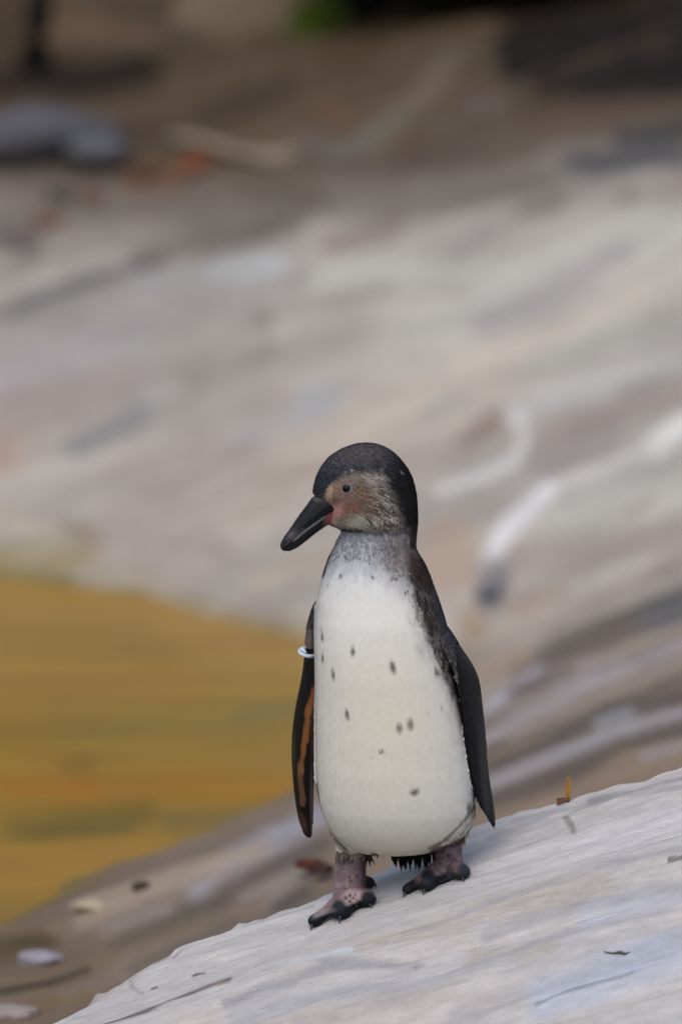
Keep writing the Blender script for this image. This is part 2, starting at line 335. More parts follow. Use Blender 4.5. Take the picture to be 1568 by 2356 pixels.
slope_st = [
    ([(0, 722), (154, 670), (246, 634), (360, 593)], 24, (84, 84, 86), .85), ([(330, 600), (462, 562), (668, 521)], 30, (96, 88, 83), .8),
    ([(77, 593), (250, 562), (436, 531)], 26, (132, 128, 122), .85), ([(0, 640), (80, 600)], 25, (120, 116, 108), .7),
    ([(500, 632), (632, 600)], 26, (176, 181, 184), .85), ([(330, 650), (500, 628)], 22, (160, 158, 162), .7),
    ([(0, 865), (308, 762)], 42, (158, 153, 160), .7), ([(200, 850), (320, 820)], 24, (168, 168, 166), .7),
    ([(606, 738)], 20, (118, 108, 105), .8), ([(647, 752)], 20, (175, 170, 162), .7), ([(640, 700), (800, 680)], 20, (165, 160, 152), .6),
    ([(436, 875), (616, 798)], 20, (134, 128, 124), .7), ([(340, 920), (400, 895)], 18, (172, 176, 174), .8),
    ([(180, 1029), (267, 983), (330, 950)], 24, (126, 127, 133), .8), ([(31, 1130), (144, 1055)], 18, (166, 165, 162), .8),
    ([(0, 1030)], 46, (166, 138, 127), .8), ([(60, 920), (300, 860)], 30, (150, 138, 134), .5),
    ([(120, 760), (260, 700)], 16, (140, 130, 128), .6), ([(430, 720), (700, 640)], 26, (152, 148, 148), .5),
    ([(-50, 760), (250, 720), (520, 700)], 60, (148, 143, 141), .5), ([(-50, 960), (300, 900), (600, 900)], 60, (150, 142, 139), .5), ([(820, 860), (1150, 760), (1400, 690)], 50, (178, 175, 170), .5),
    ([(719, 906)], 46, (176, 178, 184), .7), ([(560, 1010), (760, 930)], 34, (158, 157, 160), .6),
    ([(300, 1180), (700, 1080)], 60, (156, 143, 136), .6), ([(250, 1090), (500, 1010)], 22, (160, 148, 140), .6),
    ([(200, 1260), (500, 1270)], 34, (152, 141, 134), .6), ([(600, 1330), (760, 1280)], 30, (172, 158, 142), .7), ([(330, 1300), (640, 1400)], 26, (150, 141, 135), .6),
    ([(900, 760), (1250, 660), (1600, 540)], 70, (184, 182, 177), .7), ([(1400, 620), (1600, 560)], 50, (196, 192, 184), .7),
    ([(700, 475), (1000, 460), (1300, 420)], 34, (116, 110, 105), .7), ([(1250, 450), (1600, 430)], 30, (140, 133, 127), .8),
    ([(760, 560), (900, 530)], 18, (120, 106, 98), .6), ([(760, 500), (840, 500)], 18, (128, 126, 122), .6),
    ([(1200, 494), (1250, 484), (1300, 470)], 15, (104, 96, 92), .8), ([(1435, 450)], 20, (108, 102, 98), .8), ([(1540, 490), (1600, 480)], 12, (135, 122, 116), .7),
    ([(1323, 376), (1450, 372), (1620, 366)], 24, (70, 70, 76), .9), ([(748, 395), (900, 385), (1114, 358)], 28, (82, 71, 64), .85),
    ([(748, 640), (950, 620), (1166, 627), (1480, 520), (1600, 505)], 30, (182, 181, 174), .75),
    ([(900, 665), (760, 690)], 14, (150, 145, 138), .6),
    ([(1118, 740), (1218, 711), (1428, 580)], 30, (152, 146, 148), .7),
    ([(1050, 838), (1160, 800), (1300, 745), (1454, 669)], 24, (198, 190, 178), .8), ([(1218, 842), (1380, 795), (1532, 753)], 18, (164, 165, 158), .7),
    ([(1250, 900), (1568, 830)], 26, (190, 188, 184), .6), ([(980, 945), (1064, 912)], 20, (138, 139, 143), .8),
    ([(1075, 1010), (1135, 966)], 20, (134, 118, 110), .85), ([(900, 1060), (1060, 1020)], 30, (152, 142, 138), .5),
    ([(1190, 950), (1205, 1009), (1182, 1056), (1114, 1093), (1009, 1132)], 15, (206, 204, 203), .85), ([(1187, 950), (1400, 900)], 22, (182, 181, 181), .6),
    ([(1270, 1000), (1480, 920), (1568, 900)], 24, (150, 138, 134), .8), ([(1250, 1070), (1400, 1010)], 24, (146, 140, 138), .7),
    ([(1620, 960), (1568, 975), (1506, 1022)], 20, (212, 212, 210), .95), ([(1500, 1030), (1428, 1062), (1260, 1125)], 13, (190, 188, 184), .7),
    ([(1300, 1155), (1400, 1118), (1520, 1080)], 10, (155, 160, 160), .6),
    ([(1240, 1215), (1380, 1180), (1600, 1120)], 32, (184, 182, 175), .8), ([(1450, 1180), (1500, 1150)], 12, (148, 138, 132), .7),
    ([(1130, 1296), (1150, 1238), (1195, 1187), (1262, 1131)], 17, (212, 210, 213), .98, .6),
    ([(1124, 1375), (1143, 1335)], 27, (116, 115, 119), .9, .7), ([(1122, 1352)], 13, (146, 146, 154), .8),
    ([(1020, 1300), (1040, 1260)], 46, (170, 149, 134), .8), ([(1210, 1290), (1568, 1230)], 40, (150, 140, 136), .7), ([(1190, 1400), (1280, 1370)], 26, (158, 140, 130), .7),
    ([(1087, 1447)], 30, (146, 124, 98), .8), ([(1150, 1480), (1380, 1390), (1568, 1300)], 20, (158, 147, 138), .7),
    ([(1200, 1545), (1312, 1490), (1420, 1430), (1620, 1345)], 34, (92, 84, 79), .9), ([(1500, 1420), (1620, 1370)], 24, (96, 97, 99), .8),
    ([(1080, 1560), (1200, 1520)], 24, (148, 132, 116), .8), ([(1120, 1635), (1180, 1580), (1236, 1540)], 13, (166, 164, 176), .85),
    ([(1190, 1598), (1300, 1545)], 16, (104, 92, 87), .85), ([(1120, 1690), (1300, 1610), (1500, 1505), (1620, 1470)], 17, (160, 155, 160), .8),
    ([(1177, 1690), (1400, 1600), (1620, 1510)], 16, (150, 138, 131), .7), ([(1132, 1762), (1290, 1697), (1400, 1640), (1600, 1590)], 15, (92, 85, 81), .9),
    ([(1380, 1660), (1440, 1640)], 20, (146, 148, 158), .6), ([(1130, 1800), (1290, 1730), (1447, 1680), (1620, 1640)], 20, (154, 150, 156), .8),
    ([(1130, 1845), (1290, 1785), (1425, 1717), (1620, 1665)], 20, (92, 84, 78), .9), ([(1480, 1745), (1620, 1700)], 14, (140, 136, 137), .8),
    # left bank
    ([(740, 1865), (620, 1925), (536, 1975), (456, 2047)], 26, (152, 150, 160), .85), ([(600, 1955), (430, 1995), (188, 2085)], 22, (156, 141, 126), .8),
    ([(740, 1945), (620, 2000), (509, 2070), (268, 2190)], 22, (92, 84, 79), .85), ([(700, 2000), (560, 2070)], 18, (130, 122, 116), .7), ([(640, 2090), (700, 2055)], 18, (84, 78, 74), .8),
    ([(480, 2120), (240, 2210), (0, 2290)], 18, (116, 104, 84), .8), ([(450, 2160), (150, 2300)], 20, (128, 117, 107), .8), ([(540, 2120), (300, 2230)], 12, (100, 91, 84), .7),
    ([(0, 2286), (110, 2262), (200, 2235)], 10, (66, 54, 44), .85), ([(0, 2185), (90, 2165)], 28, (78, 66, 42), .85), ([(240, 2140), (380, 2090)], 16, (140, 130, 126), .7),
    ([(0, 2340), (200, 2290)], 12, (120, 98, 62), .6),
    # near the pool's far side
    ([(0, 1200), (70, 1210), (140, 1248)], 20, (176, 168, 152), .85), ([(140, 1200), (230, 1245)], 15, (138, 127, 114), .7),
    ([(-40, 1300), (110, 1300), (190, 1285)], 40, (136, 120, 72), .75), ([(330, 1325), (200, 1320)], 14, (146, 132, 96), .5), ([(0, 500), (300, 475), (620, 480)], 58, (100, 93, 87), .75), ([(640, 455), (1000, 440), (1250, 420)], 36, (108, 101, 95), .7), ([(0, 600), (200, 570), (380, 540)], 20, (132, 127, 120), .6), ([(190, 1325), (330, 1345), (420, 1400), (560, 1450), (720, 1490)], 18, (170, 160, 146), .8),
    # the ground above the crest
    ([(0, 400), (230, 400)], 40, (104, 97, 92), .7), ([(300, 415), (400, 412)], 20, (108, 74, 50), .8), ([(0, 545), (60, 560)], 30, (78, 70, 70), .8),
    ([(480, 268), (560, 240), (660, 205)], 28, (62, 52, 42), .85), ([(280, 310), (360, 290)], 28, (70, 58, 52), .8), ([(560, 420), (720, 440)], 28, (92, 84, 74), .8),
    ([(700, 330), (860, 340)], 26, (96, 90, 86), .7), ([(740, 250), (820, 290)], 30, (96, 72, 56), .7), ([(860, 300), (960, 220), (1040, 130)], 30, (104, 94, 78), .8),
    ([(760, 355), (860, 300), (930, 265)], 14, (104, 106, 98), .7),
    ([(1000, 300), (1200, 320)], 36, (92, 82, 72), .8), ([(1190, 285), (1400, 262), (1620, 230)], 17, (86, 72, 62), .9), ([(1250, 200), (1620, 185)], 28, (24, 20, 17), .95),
    ([(1180, 160), (1350, 150), (1620, 140)], 32, (24, 19, 16), 1.0), ([(1160, 105), (1350, 95), (1620, 80)], 32, (20, 16, 13), 1.0), ([(1190, 60), (1350, 50), (1620, 30)], 32, (24, 19, 15), 1.0), ([(1430, 318), (1620, 295)], 18, (46, 46, 50), .9), ([(1440, 345), (1620, 340)], 14, (76, 75, 78), .6),  # near-black strokes paint the hollow's shade onto the bank
    ([(1080, 235), (1150, 240)], 20, (98, 88, 86), .8), ([(0, 190), (200, 185), (340, 150)], 38, (26, 21, 20), .95), ([(130, 70), (330, 80)], 30, (112, 92, 72), .8),  # the wide dark stroke is the boulders' shadow, painted on
    ([(1120, 15), (1600, 5)], 26, (34, 28, 22), .9), ([(900, 60), (1060, 40)], 40, (84, 72, 52), .8), ([(760, 160), (860, 120)], 40, (74, 60, 42), .8),
]
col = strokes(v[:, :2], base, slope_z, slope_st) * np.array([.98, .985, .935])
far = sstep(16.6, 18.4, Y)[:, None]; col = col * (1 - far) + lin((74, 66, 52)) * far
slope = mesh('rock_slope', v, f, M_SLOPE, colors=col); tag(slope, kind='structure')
# pool water
xs = spaced([(-6, -1.2, .25), (-1.2, .6, .014)]); ys = spaced([(6.6, 7.0, .1), (7.0, 11.5, .02), (11.5, 12.8, .2)])
v, f = grid(xs, ys, lambda x, y: np.full_like(x, ZW))
base = np.tile(lin((149, 119, 47)), (len(v), 1)) * (1 + .16 * fbm(v[:, 0] * 1.6, v[:, 1] * 2.5, o=4, seed=90)[:, None])
wf = lambda x, y: np.full_like(np.asarray(x, float), ZW)
water_st = [  # bands of reflection and pool bed painted into the water colour
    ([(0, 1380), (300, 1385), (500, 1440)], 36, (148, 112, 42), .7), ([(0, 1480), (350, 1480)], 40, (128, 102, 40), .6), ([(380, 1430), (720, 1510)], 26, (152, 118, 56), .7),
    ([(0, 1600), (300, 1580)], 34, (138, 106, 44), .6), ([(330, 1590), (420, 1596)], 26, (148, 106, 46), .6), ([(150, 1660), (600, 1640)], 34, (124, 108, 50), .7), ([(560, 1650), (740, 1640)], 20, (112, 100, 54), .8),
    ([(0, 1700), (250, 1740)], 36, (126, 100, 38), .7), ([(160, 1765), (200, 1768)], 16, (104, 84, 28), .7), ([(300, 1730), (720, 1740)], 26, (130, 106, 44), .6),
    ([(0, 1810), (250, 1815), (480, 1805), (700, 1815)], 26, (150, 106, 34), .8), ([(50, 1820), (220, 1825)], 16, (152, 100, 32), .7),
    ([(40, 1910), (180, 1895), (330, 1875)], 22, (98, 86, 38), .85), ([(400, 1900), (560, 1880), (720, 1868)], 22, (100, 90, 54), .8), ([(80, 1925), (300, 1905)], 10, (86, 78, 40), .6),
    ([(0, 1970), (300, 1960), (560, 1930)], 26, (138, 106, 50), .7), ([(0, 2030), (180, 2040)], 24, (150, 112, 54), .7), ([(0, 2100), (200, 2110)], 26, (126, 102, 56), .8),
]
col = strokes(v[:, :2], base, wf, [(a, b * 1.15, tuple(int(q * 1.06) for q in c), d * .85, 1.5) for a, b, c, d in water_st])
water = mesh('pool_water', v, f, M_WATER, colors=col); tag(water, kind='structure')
# wide ground far around
gm = flat('dark_soil', (.09, .075, .05), .9, .2, .3, 2)
gv = [(-60, -40, -.75), (60, -40, -.75), (60, 90, -.75), (-60, 90, -.75)]
tag(mesh('ground', gv, [(0, 1, 2, 3)], gm, smooth=False), kind='structure')

# ------------------------------------------------------------------ stones, leaves, sticks and plants
def stone_mat(name, c, var=.2): return flat(name, lin(c) * KA, .85, .12, var, 22, .004)
def stone(name, p, r, c, label, seed, cat='rock', rz=0, group=None, rough=.22):
    bm = bmesh.new(); bmesh.ops.create_icosphere(bm, subdivisions=4, radius=1)
    P = np.array([q.co[:] for q in bm.verts])
    n = fbm(P[:, 0] * 1.3 + seed, P[:, 1] * 1.3, P[:, 2] * 1.3, o=4, seed=seed); n2 = vn(P[:, 0] * 2.2 + seed, P[:, 1] * 2.2, P[:, 2] * 2.2, seed=seed + 3)
    P = P * (1 + rough * n + rough * .5 * np.round(n2 * 2) / 2)[:, None] * np.array(r)
    cz, s_ = math.cos(rz), math.sin(rz); P = np.stack([P[:, 0] * cz - P[:, 1] * s_, P[:, 0] * s_ + P[:, 1] * cz, P[:, 2]], 1)
    F = [[q.index for q in fc.verts] for fc in bm.faces]; bm.free()
    o = mesh(name, P, F, stone_mat('stone_' + str(seed), c)); o.location = p
    return tag(o, label, cat, group)
def onslope(px, py, dz=0): 
    p = ray_hit(px, py, slope_z); return Vector((p[0], p[1], p[2] + dz))
def at(px, py, y): return Vector(W(px, py, y))
stone('boulder', at(90, 320, 13.55), (.23, .15, .08), (86, 86, 92), 'large bluish grey boulder on the upper ground at the left', 11, 'boulder', .2)
stone('boulder', at(230, 345, 13.38), (.09, .08, .035), (96, 97, 101), 'small pale grey rock against the right end of the bluish boulder', 12, 'boulder', .5)
stone('boulder', at(540, 105, 15.40), (.33, .22, .20), (106, 95, 76), 'big olive tan boulder below the green plant at the top', 13, 'boulder', .1)
stone('boulder', at(290, 50, 15.57), (.28, .22, .12), (100, 80, 60), 'ochre brown boulder right of the dark stump', 14, 'boulder', .9)
stone('boulder', at(5, 30, 15.57), (.08, .09, .13), (170, 168, 172), 'pale grey rock in the top left corner', 15, 'boulder')
stone('boulder', at(1100, 236, 14.56), (.10, .07, .04), (92, 84, 84), 'low mauve grey rock before the dark hollow', 16, 'boulder')
stone('boulder', at(925, 130, 15.34), (.11, .13, .22), (88, 75, 58), 'tall tan rock leaning right at the top middle', 17, 'boulder', .4)
stone('boulder', at(1450, -150, 14.78), (1.1, .6, .27), (32, 27, 22), 'long dark rock added overhead to shade the hollow at the top right', 18, 'boulder', .05)  # added above the frame to cast shade on the hollow
stone('stone', onslope(92, 2212, .004), (.032, .03, .010), (146, 143, 150), 'white bluish stone on the brown bank at the lower left', 21, 'stone', .3, rough=.3)
stone('stone', onslope(22, 2336, .003), (.042, .03, .013), (146, 136, 132), 'pinkish white stone at the bottom left corner', 22, 'stone', rough=.3)
stone('stone', onslope(205, 2090, .004), (.026, .025, .009), (170, 156, 134), 'cream stone at the edge of the yellow water', 23, 'stone', rough=.3)
stone('stone', onslope(325, 2046, .004), (.015, .015, .009), (72, 62, 52), 'little dark pebble on the tan shore left of the penguin', 24, 'stone')
stone('stone', onslope(1126, 1372, .01), (.022, .03, .02), (112, 112, 118), 'round grey stone below the white streak of the far slope', 25, 'stone')

def leaf(p, L, wd, c, label, rz, curl=.3, tilt=0.0, cat='leaf', group=None, name='fallen_leaf', roll=0.0):
    n, m = 9, 5; v = []; 
    for i in range(n + 1):
        t = i / n; hw = wd * math.sin(math.pi * min(1, t * .94 + .03)) ** .8 * (1 - .25 * t) * (1 + .12 * math.sin(t * 19))
        for j in range(m):
            s = (j / (m - 1) - .5) * 2
            v.append((t * L - L / 2, s * hw, curl * wd * (s * s) + .25 * curl * L * (2 * t - 1) ** 2 + .03 * L * math.sin(7 * t + 2 * s)))
    f = [(i * m + j, i * m + j + 1, (i + 1) * m + j + 1, (i + 1) * m + j) for i in range(n) for j in range(m - 1)]
    o = mesh(name, v, f, flat('leaf_mat', lin(c), .6, .3, .3, 90)); o.location = p; o.rotation_euler = (roll, tilt, rz)
    md = o.modifiers.new('thick', 'SOLIDIFY'); md.thickness = wd * .05
    return tag(o, label, cat, group)
leaf(onslope(445, 402, .02), .085, .030, (132, 66, 28), 'bright orange fallen leaf below the pale branch', .5, .5, -.3, roll=.5)
leaf(onslope(330, 414, .015), .11, .032, (92, 62, 42), 'rust brown fallen leaf left of the bright orange one', .1, .4, roll=.4)
leaf(onslope(480, 386, .02), .06, .02, (104, 66, 36), 'dull brown leaf behind the bright orange one', -.4, .4, roll=.5)
leaf(onslope(210, 468, .015), .07, .028, (108, 64, 52), 'red fallen leaf beside the dark green leaf', .4, .4, roll=.5)
leaf(onslope(140, 470, .015), .08, .030, (44, 48, 34), 'dark green leaf left of a red leaf', .0, .3, roll=.4)
leaf(onslope(105, 528, .015), .10, .030, (118, 74, 58), 'orange red fallen leaf nearest the left edge', .7, .4, roll=.5)
leaf(onslope(712, 2012, .010), .045, .015, (84, 44, 28), 'reddish brown dead leaf behind the penguin\'s raised heel on the lower bank', .15, .5, roll=.7)
leaf(onslope(742, 2022, .009), .04, .014, (52, 28, 22), 'almost black rolled leaf beside the reddish brown one', -.3, .6, roll=.6)
# pale branch
def tube(name, pts, rad, mat, parent=None, seg=8):
    v = []; f = []; pts = [Vector(p) for p in pts]; n = len(pts)
    for i, p in enumerate(pts):
        t = (pts[min(i + 1, n - 1)] - pts[max(i - 1, 0)]).normalized(); a = t.cross(Vector((.13, .2, 1))).normalized(); b = t.cross(a)
        for k in range(seg):
            an = 2 * math.pi * k / seg; v.append(p + (a * math.cos(an) + b * math.sin(an)) * rad[i])
    for i in range(n - 1):
        for k in range(seg): f.append((i * seg + k, i * seg + (k + 1) % seg, (i + 1) * seg + (k + 1) % seg, (i + 1) * seg + k))
    f.append(tuple(range(seg - 1, -1, -1))); f.append(tuple((n - 1) * seg + k for k in range(seg)))
    return mesh(name, v, f, mat, parent)
mb = flat('bleached_wood', lin((140, 128, 112)), .8, .2, .25, 30, .003)
bp = [(385, 325), (430, 322), (480, 333), (530, 352), (580, 362), (630, 372), (680, 362)]
br = tube('branch', [onslope(x, y + 14, .02) for x, y in bp], [.012, .019, .018, .016, .018, .028, .030], mb)
tag(br, 'pale bleached branch lying on the upper ground above the orange leaf', 'branch')
# stump
sm = flat('dark_bark', lin((20, 16, 15)), .9, .2, .4, 30, .01)
st_ = tube('tree_stump', [at(80, 165, 14.9), at(84, 110, 14.9), at(88, 60, 14.92), at(92, 5, 14.95), at(96, -60, 15.0)], [.055, .046, .044, .040, .036], sm, seg=14)
tag(st_, 'dark upright stump at the top left beside a pale rock', 'stump')
# plants
def plant(name, c0, R, n, size, colr, label, dark=.5):
    root = empty(name, c0 - Vector((0, 0, R[2]))); tag(root, label, 'plant')
    P = rng.normal(size=(n, 3)); P /= np.linalg.norm(P, axis=1)[:, None]; P *= (rng.random(n) ** .45)[:, None]; P *= np.array(R)
    P += np.array([0, 0, R[2]])
    v = []; f = []; cc = []
    base = lin(colr)
    for i in range(n):
        d = rng.normal(size=3); d[2] = d[2] * .6 - .2; d /= np.linalg.norm(d); a = np.cross(d, rng.normal(size=3)); a /= np.linalg.norm(a)
        L = size * (.6 + .8 * rng.random()); k = len(v); p = P[i]; b = np.cross(a, d)
        v += [p, p + d * L * .5 + a * L * .28 + b * L * .06, p + d * L, p + d * L * .5 - a * L * .28 + b * L * .06]; f += [(k, k + 1, k + 2), (k, k + 2, k + 3)]
        j = .6 + .8 * rng.random(); cc += [base * j] * 4
    qm = NB('leafage'); qm.l(qm.col(), qm.b.inputs['Base Color']); qm.b.inputs['Roughness'].default_value = .5
    o = mesh('foliage', v, f, qm.m, root, smooth=False, colors=np.array(cc)); tag(o, kind='stuff')
    for k in range(5):
        an = k * 1.26; tube('stem', [(0, 0, -.02), (R[0] * .3 * math.cos(an), R[1] * .3 * math.sin(an), R[2]), (R[0] * .7 * math.cos(an), R[1] * .7 * math.sin(an), R[2] * 1.6)], [.006, .004, .002], sm, root, 6)
    return root
plant('green_plant', at(728, 62, 14.84), (.085, .06, .10), 700, .035, (96, 118, 26), 'bright yellow green leafy plant at the top middle')
plant('dark_shrub', at(815, -20, 15.12), (.12, .10, .075), 700, .04, (26, 38, 18), 'dark green shrub right of the bright green plant')
plant('dark_shrub', at(1000, -8, 15.12), (.06, .06, .055), 360, .035, (34, 44, 24), 'small dark green shrub above the tall tan rock')
# curled leaf on the ledge
def ledge_pt(px, py, dz=0):
    p = ray_hit(px, py, ledge_z, 4.5, 6.6); return Vector((p[0], p[1], p[2] + dz))
lr = ledge_pt(1296, 1849); root = empty('dry_leaf', lr); tag(root, 'small curled ochre leaf standing upright on the edge of the ledge', 'leaf')
def blade(name, pts, ws, c, parent, seedr):
    v = []; f = []
    for i, (p, ww) in enumerate(zip(pts, ws)):
        for s in (-1, -.4, .3, 1):
            v.append((p[0] + s * ww, p[1] + .0035 * (1 - s * s) + (.001 if s > 0 else 0), p[2] + .0006 * math.sin(i * 2 + s)))
    for i in range(len(pts) - 1):
        for j in range(3): f.append((i * 4 + j, i * 4 + j + 1, (i + 1) * 4 + j + 1, (i + 1) * 4 + j))
    o = mesh(name, v, f, flat('dry_leaf_mat', lin(c), .55, .3, .35, 400), parent); md = o.modifiers.new('thick', 'SOLIDIFY'); md.thickness = .0006; return o
blade('upright_blade', [(.0055, 0, .001), (.0055, 0, .008), (.0052, 0, .016), (.0048, .0, .023), (.0052, 0, .029), (.0056, .001, .0355)], [.0012, .0026, .0032, .003, .0022, .0004], (176, 130, 60), root, 1)
def fold(parent):
    v = []; f = []
    for i in range(7):
        t = i / 6; x = -.0095 + .017 * t; h = .0066 * (1 - .55 * t); z0 = .0052 * t
        v += [(x, -.004 * (1 - t) - .001, z0 - .001), (x + .0008, -.001, z0 + h * .35), (x, .002, z0 + h)]
    for i in range(6):
        for j in range(2): f.append((i * 3 + j, (i + 1) * 3 + j, (i + 1) * 3 + j + 1, i * 3 + j + 1))
    o = mesh('folded_base', v, f, flat('dry_leaf_base', lin((98, 62, 38)), .6, .3, .4, 400), parent); md = o.modifiers.new('thick', 'SOLIDIFY'); md.thickness = .0006
fold(root)
tw = tube('twig', [ledge_pt(1388, 2191, .001), ledge_pt(1396, 2196, .0025), ledge_pt(1410, 2199, .003), ledge_pt(1425, 2196, .003), ledge_pt(1437, 2199, .0025), ledge_pt(1449, 2192, .001)], [.0006, .0009, .0012, .0018, .0014, .0005], flat('twig_mat', lin((78, 68, 62)), .7))
tag(tw, 'tiny dark curled twig lying low on the right of the ledge', 'twig')

# ------------------------------------------------------------------ the penguin
Y0 = 6.055
UNIT = (W(785, 1600, Y0) - W(784, 1600, Y0))[0]          # metres per picture unit at the bird
pen = empty('penguin', ledge_pt(885, 2085)); tag(pen, 'young black and white penguin on the pale ledge, looking left, white band round one flipper', 'penguin')
PO = np.array(pen.location)
V_all = []; F_all = []
def addmesh(v, f):
    k = sum(len(a) for a in V_all); V_all.append(np.array(v, float)); F_all.extend([tuple(i + k for i in q) for q in f])
def loft(rings, cap=True):
    """rings: closed loops of equal length"""
    n = len(rings[0]); v = np.concatenate(rings); f = []
    for i in range(len(rings) - 1):
        for k in range(n): f.append((i * n + k, i * n + (k + 1) % n, (i + 1) * n + (k + 1) % n, (i + 1) * n + k))
    if cap: f.append(tuple(range(n - 1, -1, -1))); f.append(tuple((len(rings) - 1) * n + k for k in range(n)))
    addmesh(v, f)
# torso, neck and head: y, left, right, half depth, depth offset (all in picture units)
T = np.array([
 (1019.5, 832, 850, 5, 0), (1022, 815, 866, 18, 0), (1030, 791, 889, 38, 0), (1040, 772, 903, 48, 0), (1055, 753, 919, 57, 0), (1075, 738, 935, 64, 0), (1095, 728, 946, 68, 0),
 (1120, 721, 953, 70, 0), (1138, 720, 957, 70, 0), (1150, 734, 958, 70, 0), (1165, 746, 959, 70, 0), (1190, 748, 960, 69, 0), (1203, 752, 960, 67, 0), (1211, 766, 959, 64, 0), (1217, 784, 959, 60, 2),
 (1224, 786, 958, 60, 4), (1240, 777, 957, 66, 4), (1258, 769, 955, 76, 4), (1268, 763, 957, 80, 4), (1285, 755, 970, 90, 2), (1313, 745, 984, 104, 0), (1345, 737, 996, 120, 0), (1384, 728, 1010, 134, -2), (1427, 724, 1024, 148, -4),
 (1480, 722, 1036, 158, -4), (1540, 722, 1050, 167, -4), (1600, 723, 1063, 172, -4), (1680, 723, 1078, 176, -6), (1760, 724, 1088, 177, -8), (1810, 728, 1093, 174, -8), (1850, 735, 1092, 168, -8),
 (1885, 747, 1082, 154, -8), (1912, 763, 1066, 136, -8), (1935, 784, 1040, 110, -8), (1949, 806, 1010, 80, -8), (1958, 836, 970, 46, -8), (1961, 870, 930, 16, -8)])
yy = np.concatenate([np.linspace(1019.5, 1240, 90), np.linspace(1242, 1961, 130)])
cols = [np.interp(yy, T[:, 0], T[:, j]) for j in range(1, 5)]
def smooth(a, k=5):
    p = np.pad(a, k, mode='edge'); b = np.convolve(p, np.ones(2 * k + 1) / (2 * k + 1), 'same')[k:-k]; return b
sm_ = [smooth(c, 2) for c in cols]
rings = []; NS = 72
for i, y in enumerate(yy):
    a, b, hd, off = (c[i] if (i < 4 or i > len(yy) - 5) else d_[i] for c, d_ in zip(cols, sm_))
    c0 = W((a + b) / 2, y, Y0); R = (b - a) / 2 * UNIT; D = hd * UNIT
    th = np.linspace(0, 2 * math.pi, NS, endpoint=False); cx, sy = np.cos(th), np.sin(th)
    head = 1 - sstep(1190, 1260, y)
    egg = 1 - .38 * head * np.clip(-cx, 0, 1) ** 1.5                   # the face narrows towards the beak
    back = sstep(1280, 1500, y) * (1 - sstep(1850, 1950, y))
    e = 1 - .10 * back
    cxx = np.sign(cx) * np.abs(cx) ** e; syy = np.sign(sy) * np.abs(sy) ** e
    r = np.stack([c0[0] + R * cxx, c0[1] + off * UNIT + D * syy * egg, np.full(NS, c0[2])], 1)
    # the body leans: nothing to add sideways, a fuller chest in front
    rings.append(r)
loft(rings[::-1])
def ell(px, py, dy, rx, ry, rz, rot=0.0, n=20, m=14):
    c = W(px, py, Y0 + dy); rs = []
    for j in range(1, m):
        ph = math.pi * j / m; th = np.linspace(0, 2 * math.pi, n, endpoint=False)
        x = rx * UNIT * math.sin(ph) * np.cos(th); y = ry * UNIT * math.sin(ph) * np.sin(th); z = np.full(n, -rz * UNIT * math.cos(ph))
        x, z = x * math.cos(rot) + z * math.sin(rot), -x * math.sin(rot) + z * math.cos(rot)
        rs.append(np.stack([c[0] + x, c[1] + y, c[2] + z], 1))
    loft(rs)
def limb(pts, seg=18, flat_=1.0):
    """pts: (px, py, dy, radius) tube with round ends"""
    P = [np.array(W(a, b, Y0 + d)) for a, b, d, r in pts]; Rr = [r * UNIT for *_, r in pts]
    PP = []; RR = []
    for i in range(len(P) - 1):
        for t in np.linspace(0, 1, 7, endpoint=False): PP.append(P[i] * (1 - t) + P[i + 1] * t); RR.append(Rr[i] * (1 - t) + Rr[i + 1] * t)
    PP.append(P[-1]); RR.append(Rr[-1])
    d0 = PP[1] - PP[0]; d0 /= np.linalg.norm(d0); d1 = PP[-1] - PP[-2]; d1 /= np.linalg.norm(d1)
    pre = [(PP[0] - d0 * RR[0] * math.sin(a), RR[0] * math.cos(a)) for a in (1.35, 1.0, .6, .3)]
    post = [(PP[-1] + d1 * RR[-1] * math.sin(a), RR[-1] * math.cos(a)) for a in (.3, .6, 1.0, 1.35)]
    seq = pre + list(zip(PP, RR)) + post; rs = []
    for i, (p, r) in enumerate(seq):
        t = seq[min(i + 1, len(seq) - 1)][0] - seq[max(i - 1, 0)][0]; t = t / np.linalg.norm(t)
        up_ = np.array([0, .02, 1.0]) if abs(t[2]) < .8 else np.array([0, 1.0, .05])
        a = np.cross(t, up_); a /= np.linalg.norm(a); b = np.cross(a, t)
        th = np.linspace(0, 2 * math.pi, seg, endpoint=False)
        rs.append(p + r * (np.cos(th)[:, None] * a + flat_ * np.sin(th)[:, None] * b))
    loft(rs)
# shoulders, thighs
ell(978, 1455, .0, 44, 70, 90, -.22); ell(758, 1440, .02, 30, 60, 70, .12)
ell(808, 1888, .012, 54, 95, 82, -.12); ell(1036, 1862, .012, 56, 95, 80, .12)
# flippers: y, outer, inner edge, depth of outer, depth of inner (m from Y0), half thickness
def flipper(tab, prong):
    tab = np.array(tab, float); ys_ = np.linspace(tab[0, 0], tab[-1, 0], 80); c = [np.interp(ys_, tab[:, 0], tab[:, j]) for j in range(1, 6)]
    c = [np.concatenate([a[:3], smooth(a, 3)[3:-3], a[-3:]]) for a in c]; rs = []
    for i, y in enumerate(ys_):
        A = W(c[0][i], y, Y0 + c[2][i]); B = W(c[1][i], y, Y0 + c[3][i]); m = (A + B) / 2; h = (A - B) / 2; L = np.linalg.norm(h[:2]); u = h / np.linalg.norm(h); nrm = np.array([-u[1], u[0], 0])
        th = np.linspace(0, 2 * math.pi, 28, endpoint=False)
        tk = c[4][i] * UNIT
        rs.append(m + np.cos(th)[:, None] * h + (np.sin(th) * (1 - .35 * np.cos(th) * prong))[:, None] * nrm * tk)
    loft(rs)
